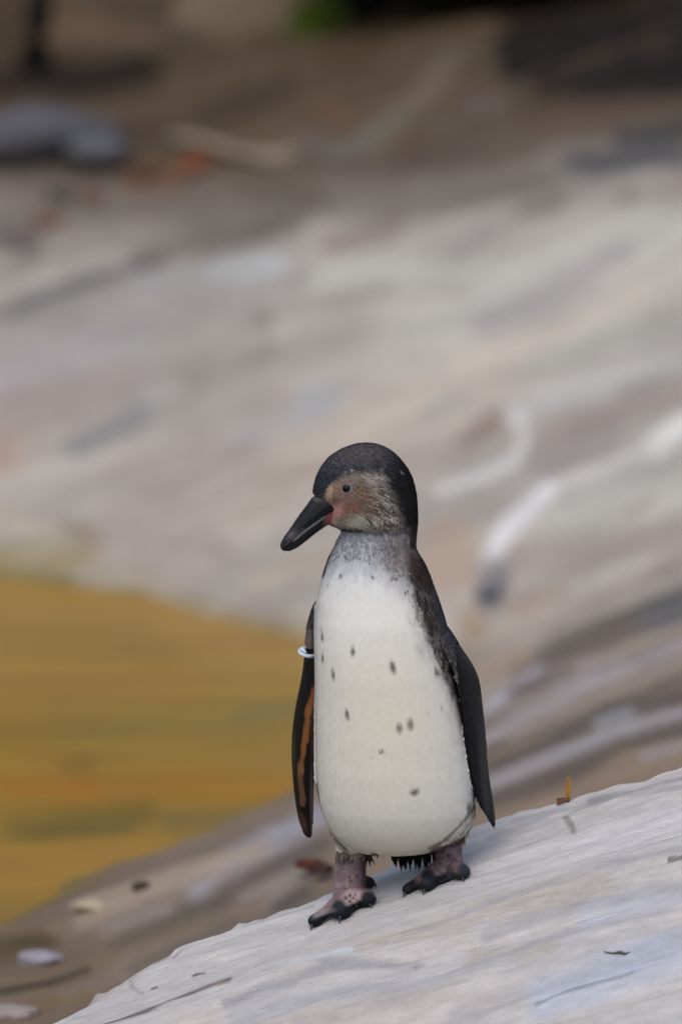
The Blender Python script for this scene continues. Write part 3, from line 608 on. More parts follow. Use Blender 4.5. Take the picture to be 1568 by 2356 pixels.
flipper([(1400, 990, 960, .02, -.03, 8), (1430, 1018, 985, .03, -.04, 12), (1455, 1038, 1000, .03, -.045, 15), (1480, 1051, 1015, .028, -.05, 15), (1502, 1068, 1030, .026, -.054, 13), (1530, 1088, 1042, .022, -.058, 11), (1565, 1103, 1052, .018, -.060, 9), (1624, 1110, 1061, .012, -.058, 8), (1686, 1117, 1069, .008, -.055, 7.5),
         (1749, 1121, 1077, .004, -.05, 7), (1795, 1126, 1084, .0, -.046, 6.5), (1842, 1134, 1099, -.006, -.04, 6), (1875, 1139, 1116, -.012, -.034, 5), (1895, 1140, 1128, -.017, -.028, 4), (1905, 1137, 1133, -.021, -.024, 2)], 1)
flipper([(1360, 742, 756, .045, .01, 4), (1385, 724, 752, .045, .0, 9), (1420, 717, 748, .045, .0, 12), (1433, 711, 746, .045, 0, 12), (1445, 708, 745, .045, -.0, 12), (1480, 704, 738, .04, -.004, 11), (1521, 702, 734, .04, -.008, 9), (1567, 694, 732, .042, -.012, 8.5), (1618, 682, 728, .046, -.016, 8), (1676, 673, 725, .05, -.018, 7.5),
         (1734, 671, 723, .05, -.018, 7.5), (1804, 675, 722, .046, -.014, 7), (1868, 683, 721, .036, -.008, 6), (1905, 692, 720, .026, .0, 5), (1920, 699, 719, .02, .006, 4), (1928, 708, 716, .014, .01, 2)], -1)
# legs and feet: contact with the ledge is taken from the ledge itself
limb([(808, 1935, .012, 36), (806, 1985, .010, 36), (804, 2020, .004, 38), (806, 2048, -.006, 39)])
limb([(1036, 1900, .012, 36), (1030, 1945, .010, 34), (1028, 1975, .004, 33), (1032, 1990, -.004, 34)])
FEET = []
def toe(pts): limb(pts, 16, .86); FEET.append(pts)
def gtoe(px, py_tip, r, base, mid=None):
    """toe from the ankle point to a tip whose underside touches the ledge at (px, py_tip)"""
    g = ledge_pt(px, py_tip); g2 = g + Vector((0, 0, r * .80 * UNIT)); x_, y_ = PR(np.array(g2)); dy = g2[1] - Y0
    return (float(x_), float(y_), dy, r)
# left foot in the picture
A = gtoe(724, 2131, 17, 0); B = gtoe(784, 2114, 27, 0); C = gtoe(842, 2086, 24, 0)
k1 = (800, 2062, -.018, 25); k0 = (806, 2045, -.006, 38)
toe([k0, (782, 2076, -.026, 24), (752, 2096, (A[2] - .026) / 2 - .008, 15), A])
toe([k0, (796, 2078, -.03, 27), B])
toe([k0, (826, 2062, -.028, 24), C])
limb([(768, 2100, B[2] + .006, 11), (800, 2098, B[2] + .008, 12), (832, 2078, C[2] + .006, 11)], 12, .5)
limb([(735, 2112, A[2] + .006, 6), (768, 2100, B[2] + .010, 8)], 12, .4)
limb([(828, 2024, .010, 15), (848, 2031, .010, 14.5)], 12)
# right foot in the picture
A2 = gtoe(937, 2056, 14, 0); B2 = gtoe(980, 2050, 21, 0); C2 = gtoe(1060, 2023, 22, 0)
k0 = (1032, 1990, -.004, 34)
toe([k0, (990, 2014, -.02, 22), (955, 2034, A2[2] + .008, 14), A2])
toe([k0, (1004, 2018, -.025, 25), B2])
toe([k0, (1048, 2000, -.02, 24), C2])
limb([(985, 2036, B2[2] + .008, 13), (1020, 2025, C2[2] + .006, 14), (1052, 2010, C2[2] + .008, 12)], 12, .6)
limb([(945, 2046, A2[2] + .006, 8), (978, 2036, B2[2] + .008, 10)], 12, .5)
# tail root
ell(948, 1946, .028, 46, 50, 28)
bv = np.concatenate(V_all)
tmp = bpy.data.meshes.new('t'); tmp.from_pydata([tuple(p) for p in bv], [], F_all); tmpo = bpy.data.objects.new('t', tmp); COL.objects.link(tmpo)
bmx = bmesh.new(); bmx.from_mesh(tmp); bmesh.ops.recalc_face_normals(bmx, faces=bmx.faces); bmx.to_mesh(tmp); bmx.free()
md = tmpo.modifiers.new('r', 'REMESH'); md.mode = 'VOXEL'; md.voxel_size = .00155; md.use_smooth_shade = True
m2 = tmpo.modifiers.new('s', 'SMOOTH'); m2.factor = .5; m2.iterations = 5
dg = bpy.context.evaluated_depsgraph_get(); me = bpy.data.meshes.new_from_object(tmpo.evaluated_get(dg))
bpy.data.objects.remove(tmpo)
nv = len(me.vertices); bv = np.empty(nv * 3, np.float32); me.vertices.foreach_get('co', bv); bv = bv.reshape(-1, 3).astype(float)
nn = np.empty(nv * 3, np.float32); me.vertices.foreach_get('normal', nn); nn = nn.reshape(-1, 3).astype(float)
tree = BVHTree.FromPolygons([tuple(p) for p in bv], [tuple(p.vertices) for p in me.polygons])
def surf(px, py):
    """where the line of sight through (px, py) meets the bird"""
    d = Vector(RX * ((px - 784) / FD) - UP * ((py - 1178) / FD) + FW).normalized()
    h = tree.ray_cast(Vector(CAM), d); return h[0], h[1]

def seg_d(px, py, pts):
    best = np.full(px.shape, 1e9)
    for (ax, ay), (bx, by) in zip(pts[:-1], pts[1:]):
        dx, dy = bx - ax, by - ay; t = np.clip(((px - ax) * dx + (py - ay) * dy) / (dx * dx + dy * dy), 0, 1)
        best = np.minimum(best, np.hypot(px - ax - t * dx, py - ay - t * dy))
    return best
def spot(px, py, cx, cy, rx, ry, ang=0.0, soft=.5):
    c, s = math.cos(ang), math.sin(ang); dx, dy = px - cx, py - cy
    u, v = (dx * c + dy * s) / rx, (-dx * s + dy * c) / ry
    return 1 - sstep(1 - soft, 1 + soft, np.hypot(u, v))
BND = np.array([(1200, 928), (1243, 930), (1267, 933), (1296, 934), (1325, 936), (1350, 932), (1390, 944), (1421, 952), (1459, 967), (1496, 980), (1533, 998), (1565, 1017), (1602, 1035), (1640, 1052), (1680, 1066), (1760, 1092), (1960, 1100)], float)
CAP = [(700, 1139), (719, 1139), (742, 1139), (750, 1122), (766, 1108), (778, 1097), (790, 1086), (806, 1086), (838, 1081), (875, 1085), (889, 1105), (904, 1127), (911, 1151), (922, 1170), (930, 1194), (926, 1212), (929, 1243)]
def capy(px):   # cap's lower edge as seen from the left side
    c = np.array([p for p in CAP if p[0] <= 889]); return np.interp(px, c[:, 0], c[:, 1])
def paint(v, n, jitter=None):
    """the bird's own colours, laid on by place; the side away from the camera is the dark back"""
    px, py = PR(v); N = len(v); out = np.zeros((N, 3))
    front = n[:, 1] < .35
    nz = fbm(v[:, 0] * 160, v[:, 1] * 160, v[:, 2] * 90, o=3, seed=101); nf = fbm(v[:, 0] * 600, v[:, 1] * 600, v[:, 2] * 200, o=2, seed=111)
    def put(k, rgb):
        nonlocal out; k = np.clip(k, 0, 1)[:, None]; out = out * (1 - k) + lin(rgb) * k
    # base: belly
    out[:] = lin((222, 219, 209)); put(sstep(1330, 1420, py) * (1 - sstep(1450, 1750, py)) * .4, (228, 228, 222)); 
    put(1 - sstep(1300, 1420, py), (218, 223, 226)); put(spot(px, py, 890, 1640, 110, 200, 0, .9) * .4, (226, 217, 190))
    put(sstep(1880, 1960, py) * .5, (205, 196, 172))  # yellowish shade painted into the lower belly
    put(sstep(.0, .6, nz) * .05, (205, 198, 180))
    # neck
    g = (1 - sstep(1255, 1358, py + nz * 34)); put(g * .85, (142, 144, 152)); put(g * sstep(830, 930, px + nz * 30) * .8, (104, 100, 104))
    put((1 - sstep(1225, 1262, py + nz * 16)) * .45, (96, 96, 106)); put(g * sstep(-.05, .4, nf) * .42, (74, 74, 84)); put(g * sstep(.1, .5, -nf) * .5, (196, 200, 208))
    put(spot(px, py, 925, 1285, 40, 60, 0, .8) * .6, (112, 98, 90)); put((1 - sstep(1330, 1440, py)) * sstep(1300, 1340, py) * sstep(.2, .5, nf) * .25, (150, 155, 162))
    put(spot(px, py, 835, 1420, 110, 70, -.05, .95) * .4, (234, 236, 236))
    # dark back and sides
    b = np.interp(py, BND[:, 0], BND[:, 1]); ns_ = fbm(v[:, 0] * 300, v[:, 1] * 200, v[:, 2] * 110, o=3, seed=137); nl = fbm(v[:, 0] * 70, v[:, 1] * 70, v[:, 2] * 55, o=3, seed=131); d = px - b + 12 * nz + 6 * nf + 20 * nl * (1 - sstep(1620, 1700, py))
    dk = sstep(-3, 22, d) * sstep(1200, 1215, py)
    ns = fbm(v[:, 0] * 330 + v[:, 2] * 120, v[:, 1] * 200, v[:, 2] * 130, o=3, seed=133); fray = sstep(-8, 8, d) * (1 - sstep(20, 66, d)) * sstep(1335, 1370, py) * (1 - sstep(1560, 1640, py))
    put(sstep(-26, 4, d) * sstep(1205, 1240, py) * (1 - sstep(1600, 1700, py)) * .35, (150, 148, 146))
    put(sstep(-40, 6, d) * sstep(1560, 1700, py) * (1 - sstep(1800, 1900, py)) * .45, (130, 132, 140))  # belly shade beside the flipper, painted in as grey
    put(dk, (50, 47, 48)); put(dk * sstep(.0, .5, nf) * .5, (78, 70, 66)); put(fray * sstep(-.02, .22, ns) * .85, (146, 142, 138)); put(fray * sstep(.05, .25, -ns) * .7, (40, 38, 40))
    put(dk * spot(px, py, 1000, 1440, 26, 95, -.3, .8) * sstep(-.3, .3, ns_) * .7, (112, 99, 88)); put(dk * spot(px, py, 1025, 1445, 16, 70, -.35, .8) * .7, (74, 78, 90))
    put(spot(px, py, 955, 1298, 20, 44, -.3, .7) * .75, (60, 44, 40)); put(spot(px, py, 975, 1400, 30, 60, -.35, .7) * dk * .5, (36, 34, 38))
    put(sstep(-2, 10, py - 1845) * (d > 0), (190, 182, 170)); put(((px > 1096)) * 1.0, (30, 31, 34))
    bk = sstep(.30, .50, n[:, 1] + .06 * nz) * sstep(1180, 1250, py); put(bk, (40, 40, 44))
    # left edge: dark upper arm and back seen past the white breast
    le = (px < 733) & (py > 1350) & (py < 1500) & (v[:, 1] > Y0 - .03) & (px < np.interp(py, [1350, 1380, 1420, 1450, 1500], [735, 727, 723, 722, 722])); put(le * 1.0, (74, 70, 64))
    put(((seg_d(px, py, [(761, 1272), (752, 1292), (744, 1318)]) < 3.5)) * .9, (80, 76, 68))
    # head
    hd_ = 1 - sstep(1200, 1225, py)
    cy_ = capy(px); rb = np.interp(py, [p[1] for p in CAP if p[0] >= 889 or p[1] > 1200], [p[0] for p in CAP if p[0] >= 889 or p[1] > 1200])
    face = (py > cy_) * (px < rb)
    sx = v[:, 0] * 1000; sz = (v[:, 2] - v[:, 0] * -.45) * 1000
    stq = vn(sx * .14, sz * 1.0, seed=121) + .5 * vn(sx * .3, sz * 1.9, seed=122)
    ed = np.minimum(py - cy_, (rb - px) * .8) + 6 * nz + 3 * nf + 9 * stq * sstep(820, 860, px)
    ff = sstep(-6, 16, ed)
    put(hd_, (33, 33, 37)); put(hd_ * (1 - sstep(1060, 1130, py)) * (1 - sstep(860, 930, px)) * sstep(-.4, .5, nf) * .8, (94, 94, 101)); put(hd_ * (1 - sstep(800, 880, px)) * .45 * (1 - ff), (66, 70, 82))  # lighter front crown: sheen painted into the cap colour
    put(hd_ * spot(px, py, 832, 1042, 64, 26, -.1, .8) * .55, (94, 90, 90)); put(hd_ * sstep(905, 945, px) * .6, (30, 27, 27))
    fk = ff * (1 - sstep(1212, 1228, py)) * (py > 1060)
    put(fk, (146, 140, 130))
    put(fk * sstep(825, 915, px) * .8, (92, 86, 82))
    put(fk * sstep(800, 850, px) * sstep(-.05, .35, stq) * .8, (72, 62, 56)); put(fk * sstep(800, 840, px) * sstep(.15, .6, -stq) * .8, (200, 195, 180))
    put(fk * spot(px, py, 862, 1104, 34, 16, -.1, .7) * .5, (176, 164, 160))
    put(fk * spot(px, py, 815, 1150, 42, 44, -.2, .8) * .72, (138, 112, 96)); put(fk * spot(px, py, 838, 1168, 26, 22, 0, .8) * .5, (104, 82, 66)); put(fk * spot(px, py, 800, 1168, 22, 12, -.5, .7) * .7, (164, 112, 94))
    put(fk * spot(px, py, 783, 1122, 26, 24, 0, .6) * .7, (150, 118, 104)); put(fk * spot(px, py, 828, 1122, 12, 20, 0, .7) * .5, (110, 84, 66))
    put(fk * spot(px, py, 757, 1142, 9, 22, .1, .5) * .9, (182, 158, 132)); put(fk * spot(px, py, 766, 1145, 4, 22, 0, .6) * .6, (120, 88, 72)); put(fk * spot(px, py, 758, 1128, 7, 12, 0, .6) * .7, (192, 166, 142))
    put(fk * spot(px, py, 766, 1178, 14, 28, .5, .5) * .95, (190, 134, 124)); put(fk * spot(px, py, 776, 1166, 16, 6, -.75, .5) * .8, (206, 160, 152)); put(fk * spot(px, py, 752, 1206, 9, 8, 0, .6) * .5, (120, 80, 74))
    put(fk * spot(px, py, 812, 1200, 34, 17, -.1, .6) * .8, (170, 170, 154)); put(fk * spot(px, py, 794, 1190, 20, 12, -.5, .7) * .6, (128, 108, 94)); put(fk * spot(px, py, 786, 1207, 16, 6, .3, .6) * .6, (120, 112, 100))
    put(((seg_d(px, py, [(786, 1217), (806, 1221), (830, 1219)]) < 4)) * .85, (54, 52, 54))  # shadow line painted beneath the jaw
    put((seg_d(px, py, [(842, 1190), (848, 1198), (854, 1206)]) < 2.5) * .8, (44, 40, 42)); put(spot(px, py, 922, 1085, 5, 2.5, .6) * .7, (150, 148, 146)); put(spot(px, py, 800, 1083, 12, 3, -.3, .5) * sstep(-.2, .2, nf) * .7, (170, 166, 160))
    put(spot(px, py, 796, 1124, 17, 14, .1, .35) * (py < 1220) * front, (134, 120, 116))
    # belly marks
    for cx, cy, rx, ry, an, al in [(811, 1498, 4.5, 12, 0, .85), (903, 1535, 5.5, 15, -.22, .9), (766, 1551, 3.6, 14, -.05, .85), (798, 1644, 4.4, 13, -.15, .85), (918, 1675, 6, 12, -.1, .75), (943, 1666, 6.5, 14, -.1, .75), (877, 1729, 6, 6, 0, .7), (855, 1742, 4, 4, 0, .3),
                                 (952, 1823, 8, 8, 0, .85), (962, 1816, 2.5, 6, 0, .5), (741, 1465, 3, 11, 0, .85), (742, 1515, 2.6, 11, 0, .8), (739, 1446, 2, 6, 0, .5), (1015, 1629, 2.5, 7, -.3, .5), (984, 1643, 2.5, 8, -.2, .22), (817, 1445, 2, 3, 0, .4), (1079, 1855, 5, 11, .2, .8),
                                 (785, 1320, 3, 4, 0, .6), (857, 1321, 3.5, 3, 0, .7), (905, 1326, 6, 4, 0, .8), (755, 1342, 2, 3, 0, .4), (932, 1356, 5, 4, 0, .8), (1003, 1541, 4.5, 8, -.2, .8), (890, 1300, 4, 3, 0, .5), (850, 1290, 3, 3, 0, .4)]:
        put(spot(px + 1.5 * nf, py + 3 * nf, cx, cy, rx * 1.15, ry, an, .75) * al * front, (84, 76, 74))
    # flank lines
    for ln in ([(728, 1800), (734, 1850), (744, 1885), (758, 1912), (775, 1935), (796, 1952)], [(1090, 1850), (1076, 1876), (1058, 1898), (1036, 1920), (1012, 1938), (990, 1948)]):
        put((1 - sstep(1.2, 6.0, seg_d(px, py, ln) + 3.5 * nz)) * .7 * front, (84, 72, 64))
    put((seg_d(px, py, [(1048, 1935), (1075, 1900)]) < 9) * sstep(0, .3, nf) * .7, (84, 72, 66))
    # flippers
    fr = (px > np.interp(py, [1440, 1480, 1515, 1577, 1655, 1717, 1780, 1836, 1867, 1898], [1040, 1046, 1046, 1055, 1060, 1069, 1078, 1094, 1109, 1126])) & (py > 1440) & (py < 1925); put(fr * 1.0, (19, 20, 22))
    edg = np.interp(py, [1530, 1624, 1686, 1749, 1842, 1900], [1088, 1110, 1117, 1121, 1134, 1140]); put(fr * spot(px, py, 1112, 1760, 9, 130, -.08, .8) * .6, (66, 68, 70)); put(fr * spot(px, py, 1085, 1600, 12, 90, -.12, .9) * .5, (38, 41, 43)); put(fr * (sstep(-5, -1, px - edg)) * .35 * (py > 1600), (104, 98, 92)); put(fr * sstep(.0, .4, nf) * .35, (44, 46, 48))  # grey sheen and edge highlight painted along the flipper
    fl = (px < 724.5) & (py > 1430) & (py < 1940) & (px < np.interp(py, [1430, 1500, 1560, 1640, 1760, 1940], [722, 722.5, 724, 722, 722, 724])); fl = fl | ((px < 730) & (v[:, 1] > Y0 + .03) & (py > 1430) & (py < 1940))
    put(fl * 1.0, (11, 11, 13)); put(fl * (py < 1492) * 1.0, (96, 86, 82)); put(fl * (1 - sstep(1486, 1500, py)) * (px > 715) * .7, (48, 42, 40))
    ln = [(724, 1590), (710, 1641), (703, 1687), (696, 1734), (690, 1775)]
    put(fl * (1 - sstep(3, 9.5, seg_d(px, py, ln) + 7 * nz + 3 * nf)) * .9, (138, 88, 48)); put(fl * (1 - sstep(4, 9, seg_d(px, py, [(690, 1760), (691, 1800), (696, 1850)]) + 3 * nz)) * .6, (120, 86, 64))
    put(fl * spot(px, py, 720, 1600, 5, 22, 0, .6) * .7, (110, 58, 30)); put(fl * spot(px, py, 716, 1850, 3, 80, 0, .7) * .55, (92, 84, 80)); put(fl * spot(px, py, 697, 1895, 8, 22, -.3, .7) * .6, (84, 60, 54)); put(fl * spot(px, py, 676, 1725, 3, 40, 0, .7) * .5, (64, 62, 62))
    put(fl * spot(px, py, 718, 1690, 3.5, 60, .0, .6) * .6, (66, 40, 26))
    # legs and feet
    lg = ((py > np.interp(px, [770, 800, 840, 860, 900], [1962, 1970, 1966, 1960, 1990])) & (px < 880) & (px > 690)) | ((px > 900) & (py > np.interp(px, [900, 985, 1000, 1030, 1090], [2000, 1962, 1946, 1940, 1932])))
    lg = lg & (py > 1925); lgf = lg.astype(float)
    put(lgf, (130, 112, 112)); put(lgf * sstep(-.1, .4, nz) * .4, (170, 150, 156)); put(lgf * sstep(.0, .4, -nz) * .45, (112, 90, 92)); put(lgf * sstep(.2, .5, nf) * .4, (92, 76, 80))
    put(lgf * spot(px, py, 786, 1975, 18, 16, 0, .7) * .8, (66, 54, 58)); put(lgf * sstep(1985, 1965, py) * (px < 880) * .35, (90, 66, 66)) if False else None; put(lgf * sstep(.15, .4, np.abs(nl)) * .35, (96, 78, 84)); put(lgf * sstep(824, 838, px) * (px < 880) * (py < 2060) * .75, (66, 46, 42)); put(lgf * (px > 1050) * (py < 1975) * .45, (100, 76, 66)); put(lgf * spot(px, py, 990, 1985, 16, 30, .4, .6) * .4, (104, 84, 78))  # includes painted shade on the leg's right side
    put(lgf * spot(px, py, 835, 2066, 40, 16, -.3, .6) * .4, (190, 172, 172)); put(lgf * spot(px, py, 806, 2062, 20, 14, -.3, .6) * .6, (192, 172, 172))
    put(lgf * (seg_d(px, py, [(766, 2046), (800, 2044), (836, 2037)]) + 2 * nf < 1.8) * .45, (76, 52, 54)); put(lgf * (seg_d(px, py, [(1025, 1979), (1045, 1977)]) < 2) * .5, (90, 66, 70))
    for cx, cy, r in [(808, 1983, 3), (822, 2016, 2.6), (818, 2000, 2.2), (804, 2018, 3), (806, 2026, 3.6), (795, 2066, 4), (805, 2060, 3.6), (812, 2066, 3.2), (804, 2074, 3), (792, 2000, 2.2), (817, 2058, 2.4),
                      (1042, 1947, 3.2), (1032, 1947, 2), (1018, 1960, 3.2), (1031, 1969, 4.4), (1000, 1975, 3), (1021, 1974, 2.4), (1000, 1990, 2.4), (1052, 1942, 3), (985, 1996, 2.2), (1010, 1988, 2)]:
        put(lgf * spot(px, py, cx, cy, r, r * 1.1, 0, .5) * .85, (66, 46, 56))
    # black soles and toe balls
    sole = np.interp(px, [700, 742, 771, 798, 818, 837, 870], [2120, 2106, 2088, 2084, 2076, 2070, 2062]); put(lgf * (px < 880) * sstep(-4, 5, py - sole + 5 * nz), (26, 30, 36))
    put(lgf * spot(px, py, 778, 2092, 17, 22, .2, .35), (32, 38, 45)); put(lgf * spot(px, py, 846, 2066, 17, 16, 0, .4), (30, 34, 41)); put(lgf * spot(px, py, 714, 2118, 11, 14, 0, .4), (30, 34, 43)); put(lgf * spot(px, py, 745, 2103, 24, 8, -.35, .6) * .8, (124, 122, 124)); put(lgf * spot(px, py, 738, 2114, 32, 6, -.37, .5) * .9, (22, 24, 28))
    put(lgf * spot(px, py, 852, 2032, 12, 13, 0, .4) * (px > 838), (34, 30, 32))
    sole2 = np.interp(px, [915, 960, 1000, 1030, 1080], [2020, 2024, 2016, 2010, 2004]); put(lgf * (px > 900) * sstep(-5, 6, py - sole2 + 5 * nz), (28, 30, 34)); put(lgf * spot(px, py, 984, 2020, 18, 19, .3, .4), (36, 40, 46)); put(lgf * spot(px, py, 940, 2036, 20, 15, -.4, .4), (34, 34, 36)); put(lgf * spot(px, py, 960, 2026, 7, 8, 0, .6) * .5, (112, 92, 90)); put(lgf * spot(px, py, 1066, 2003, 15, 17, 0, .4), (42, 48, 56)); put(lgf * spot(px, py, 1040, 2008, 18, 12, 0, .6) * .6, (64, 62, 66))
    # tail root
    tr = (px > 895) & (px < 1003) & (v[:, 1] > Y0 - .012) & (py > 1955) & ~lg; put(tr * 1.0, (26, 24, 22))
    return out, lgf
cB, lgf = paint(bv, nn)
me.name = 'body'; me.materials.clear(); me.materials.append(M_BODY); setcol(me, cB)
me.vertices.foreach_set('co', (bv - PO).astype(np.float32).ravel()); me.polygons.foreach_set('use_smooth', [True] * len(me.polygons))
body = bpy.data.objects.new('body', me); COL.objects.link(body); body.parent = pen
def local(o): 
    """parts are modelled in place, then moved under the penguin's own origin"""
    o.data.transform(Matrix.Translation(-pen.location)); o.parent = pen; return o
# --- feathers lying on the skin
nf_ = len(me.polygons); pc = np.empty(nf_ * 3, np.float32); me.polygons.foreach_get('center', pc); pc = pc.reshape(-1, 3).astype(float) + PO
pn = np.empty(nf_ * 3, np.float32); me.polygons.foreach_get('normal', pn); pn = pn.reshape(-1, 3).astype(float)
pa = np.empty(nf_, np.float32); me.polygons.foreach_get('area', pa)
def feathers(n, name, sel=None):
    p_ = pa.astype(float).copy(); px, py = PR(pc); cx_, lgx = paint(pc, pn); p_[(lgx > 0)] = 0; bb = np.interp(py, BND[:, 0], BND[:, 1]) - px; inn = (py > 1350) & (py < 1925) & (px > 730) & (pn[:, 1] < 0) & (bb > 12); fd_ = 1 - .7 * sstep(1330, 1520, py); p_[inn] *= fd_[inn]; p_[inn & (bb > 24) & (cx_.mean(1) < .62)] = 0
    flx = (py > 1440) & ((px < 723.5) | ((px > np.interp(py, [1480, 1577, 1717, 1867, 1925], [1046, 1056, 1070, 1110, 1130])) & (py > 1480) & (py < 1925) & (cx_.mean(1) < .2))); p_[flx] = 0
    if sel is not None: p_ = p_ * sel(px, py)
    idx = rng.choice(nf_, n, p=p_ / p_.sum()); N_ = pn[idx]; jt = rng.normal(size=(n, 3)) * .0006; P = pc[idx] + jt - N_ * (jt * N_).sum(1)[:, None]
    px, py = PR(P); c, _ = paint(P, N_)
    fl = ((px < 724) & (py > 1440)) | ((px > np.interp(py, [1480, 1577, 1717, 1867], [1046, 1055, 1069, 1109])) & (py > 1470) & (py < 1920))
    hk = 1 - sstep(1195, 1260, py)
    D = np.stack([.9 * hk + .05 * (1 - hk), np.zeros(n), -.35 * hk - 1.0 * (1 - hk)], 1)
    low = hk * sstep(1130, 1200, py); D[:, 2] -= low * .8; fr = hk * (1 - sstep(740, 800, px)); D[:, 2] += fr * .9
    bkh = hk * sstep(880, 950, px); D[:, 2] -= bkh * 1.6
    lum = c.mean(1); D += rng.normal(size=(n, 3)) * np.where(fl, .05, np.where(lum > .3, .08, .16))[:, None]
    D -= N_ * (D * N_).sum(1)[:, None]; D /= np.linalg.norm(D, axis=1)[:, None] + 1e-9
    S_ = np.cross(D, N_)
    lum = c.mean(1)
    L = np.where(hk > .5, .0042, .0062) * (.7 + .6 * rng.random(n)); Wd = np.where(hk > .5, .00050, .00085) * (.7 + .6 * rng.random(n))
    L = np.where(fl, .003, L); Wd = np.where(fl, .0006, Wd); lift = np.where(fl, .00015, np.where(hk > .5, .0005, np.where(lum > .3, .00012, .0004))) * (.4 + 1.2 * rng.random(n))
    r0 = P - N_ * .0003; mid = P + D * (L * .5)[:, None] + N_ * (lift * .8)[:, None]; tip = P + D * L[:, None] + N_ * (lift * 1.0)[:, None]
    tilt = rng.normal(size=n) * np.where(lum > .3, .03, .12); sd_ = S_ + N_ * tilt[:, None]
    V_ = np.stack([r0, mid + sd_ * Wd[:, None], tip, mid - sd_ * Wd[:, None]], 1).reshape(-1, 3)
    k = np.arange(n) * 4; F_ = np.concatenate([np.stack([k, k + 1, k + 2], 1), np.stack([k, k + 2, k + 3], 1)])
    j = np.where(lum > .35, .016, np.where(lum > .09, .26, .32)); g = 1 + rng.normal(size=n) * j; c = c * np.clip(g, .4, 2)[:, None]
    o = mesh(name, V_ - PO, F_, M_PLUME, pen, smooth=True, colors=np.repeat(c, 4, 0)); tag(o, kind='stuff')
    light = np.where(lum > .3, .010, np.where(fl, .05, .14)); cn = N_ + rng.normal(size=(n, 3)) * light[:, None]; cn /= np.linalg.norm(cn, axis=1)[:, None]
    o.data.normals_split_custom_set_from_vertices(np.repeat(cn, 4, 0).astype(np.float32))
    return o
feathers(120000, 'plumage')
# ragged fringe of dark feather tips below the belly and at the leg tops
def tuft(pts, n, L, rgb, spread, name, dep=0.0, wd=.0011):
    v = []; f = []; cc = []
    for i in range(n):
        t = rng.random() * (len(pts) - 1); a = int(t); u = t - a; x = pts[a][0] * (1 - u) + pts[a + 1][0] * u; y = pts[a][1] * (1 - u) + pts[a + 1][1] * u; dd = pts[a][2] * (1 - u) + pts[a + 1][2] * u
        p = W(x, y, Y0 + dd) + rng.normal(size=3) * np.array([.0005, .003, .0012]); ln = L * (.5 + rng.random()); dr = np.array([rng.normal() * spread, rng.normal() * .2, -1.0]); dr /= np.linalg.norm(dr)
        s = np.cross(dr, [0, 1, .1]); k = len(v); v += [p - s * wd, p + s * wd, p + dr * ln * .6 + s * wd * .8, p + dr * ln, p + dr * ln * .6 - s * wd * .8]; f.append((k, k + 1, k + 2, k + 3, k + 4)); j = .6 + .8 * rng.random(); cc += [lin(rgb) * j] * 5
    o = mesh(name, v, f, M_PLUME, smooth=False, colors=np.array(cc)); local(o); return tag(o, kind='stuff')
tuft([(776, 1962, -.016), (800, 1966, -.018), (838, 1964, -.016)], 70, .007, (120, 110, 98), .25, 'feather_fringe')
tuft([(836, 1956, -.02), (850, 1962, -.02), (890, 1956, -.02), (940, 1954, -.02)], 46, .007, (62, 52, 46), .35, 'feather_fringe')
tuft([(985, 1948, -.016), (1010, 1938, -.014), (1050, 1928, -.012), (1066, 1924, -.005)], 90, .008, (84, 72, 66), .3, 'feather_fringe')
tuft([(1062, 1938, .0), (1078, 1905, .0), (1092, 1862, .0)], 60, .006, (176, 164, 152), .3, 'feather_fringe')
tuft([(842, 1966, -.006), (852, 1968, -.006)], 12, .012, (50, 40, 36), .35, 'feather_fringe')
# tail feathers
mt = skin_mat('tail_quill', .7, .0005, 600, .2)
for i in range(22):
    t = i / 21; x0 = 902 + 92 * t + rng.normal() * 2; y0 = 1944; ll = (2003 - 8 * abs(t - .45) - (12 if .40 < t < .50 else 0) + rng.normal() * 4) - y0
    if t < .12: ll -= 16 - 90 * t
    dd = -.004 + .004 * (i % 3); x1 = x0 + (6 - 6 * t) + rng.normal() * 3
    pts = [(x0, y0, dd, 4.6), (x0 * .7 + x1 * .3, y0 + ll * .35, dd + .003, 4.8), (x0 * .3 + x1 * .7, y0 + ll * .7, dd + .006, 3.6), (x1, y0 + ll, dd + .008, .8)]
    v = []; f = []
    for j, (a, b, d_, r) in enumerate(pts):
        c0 = W(a, b, Y0 + d_); v += [c0 + RX * -r * UNIT, c0 + np.array([0, -.0012, 0]), c0 + RX * r * UNIT, c0 + np.array([0, .0010, 0])]
    for j in range(3):
        for k in range(4): f.append((j * 4 + k, j * 4 + (k + 1) % 4, (j + 1) * 4 + (k + 1) % 4, (j + 1) * 4 + k))
    jj = .6 + .8 * rng.random(); local(mesh('tail_feather', v, f, mt, colors=np.tile(lin((26, 25, 24)) * jj, (len(v), 1))))
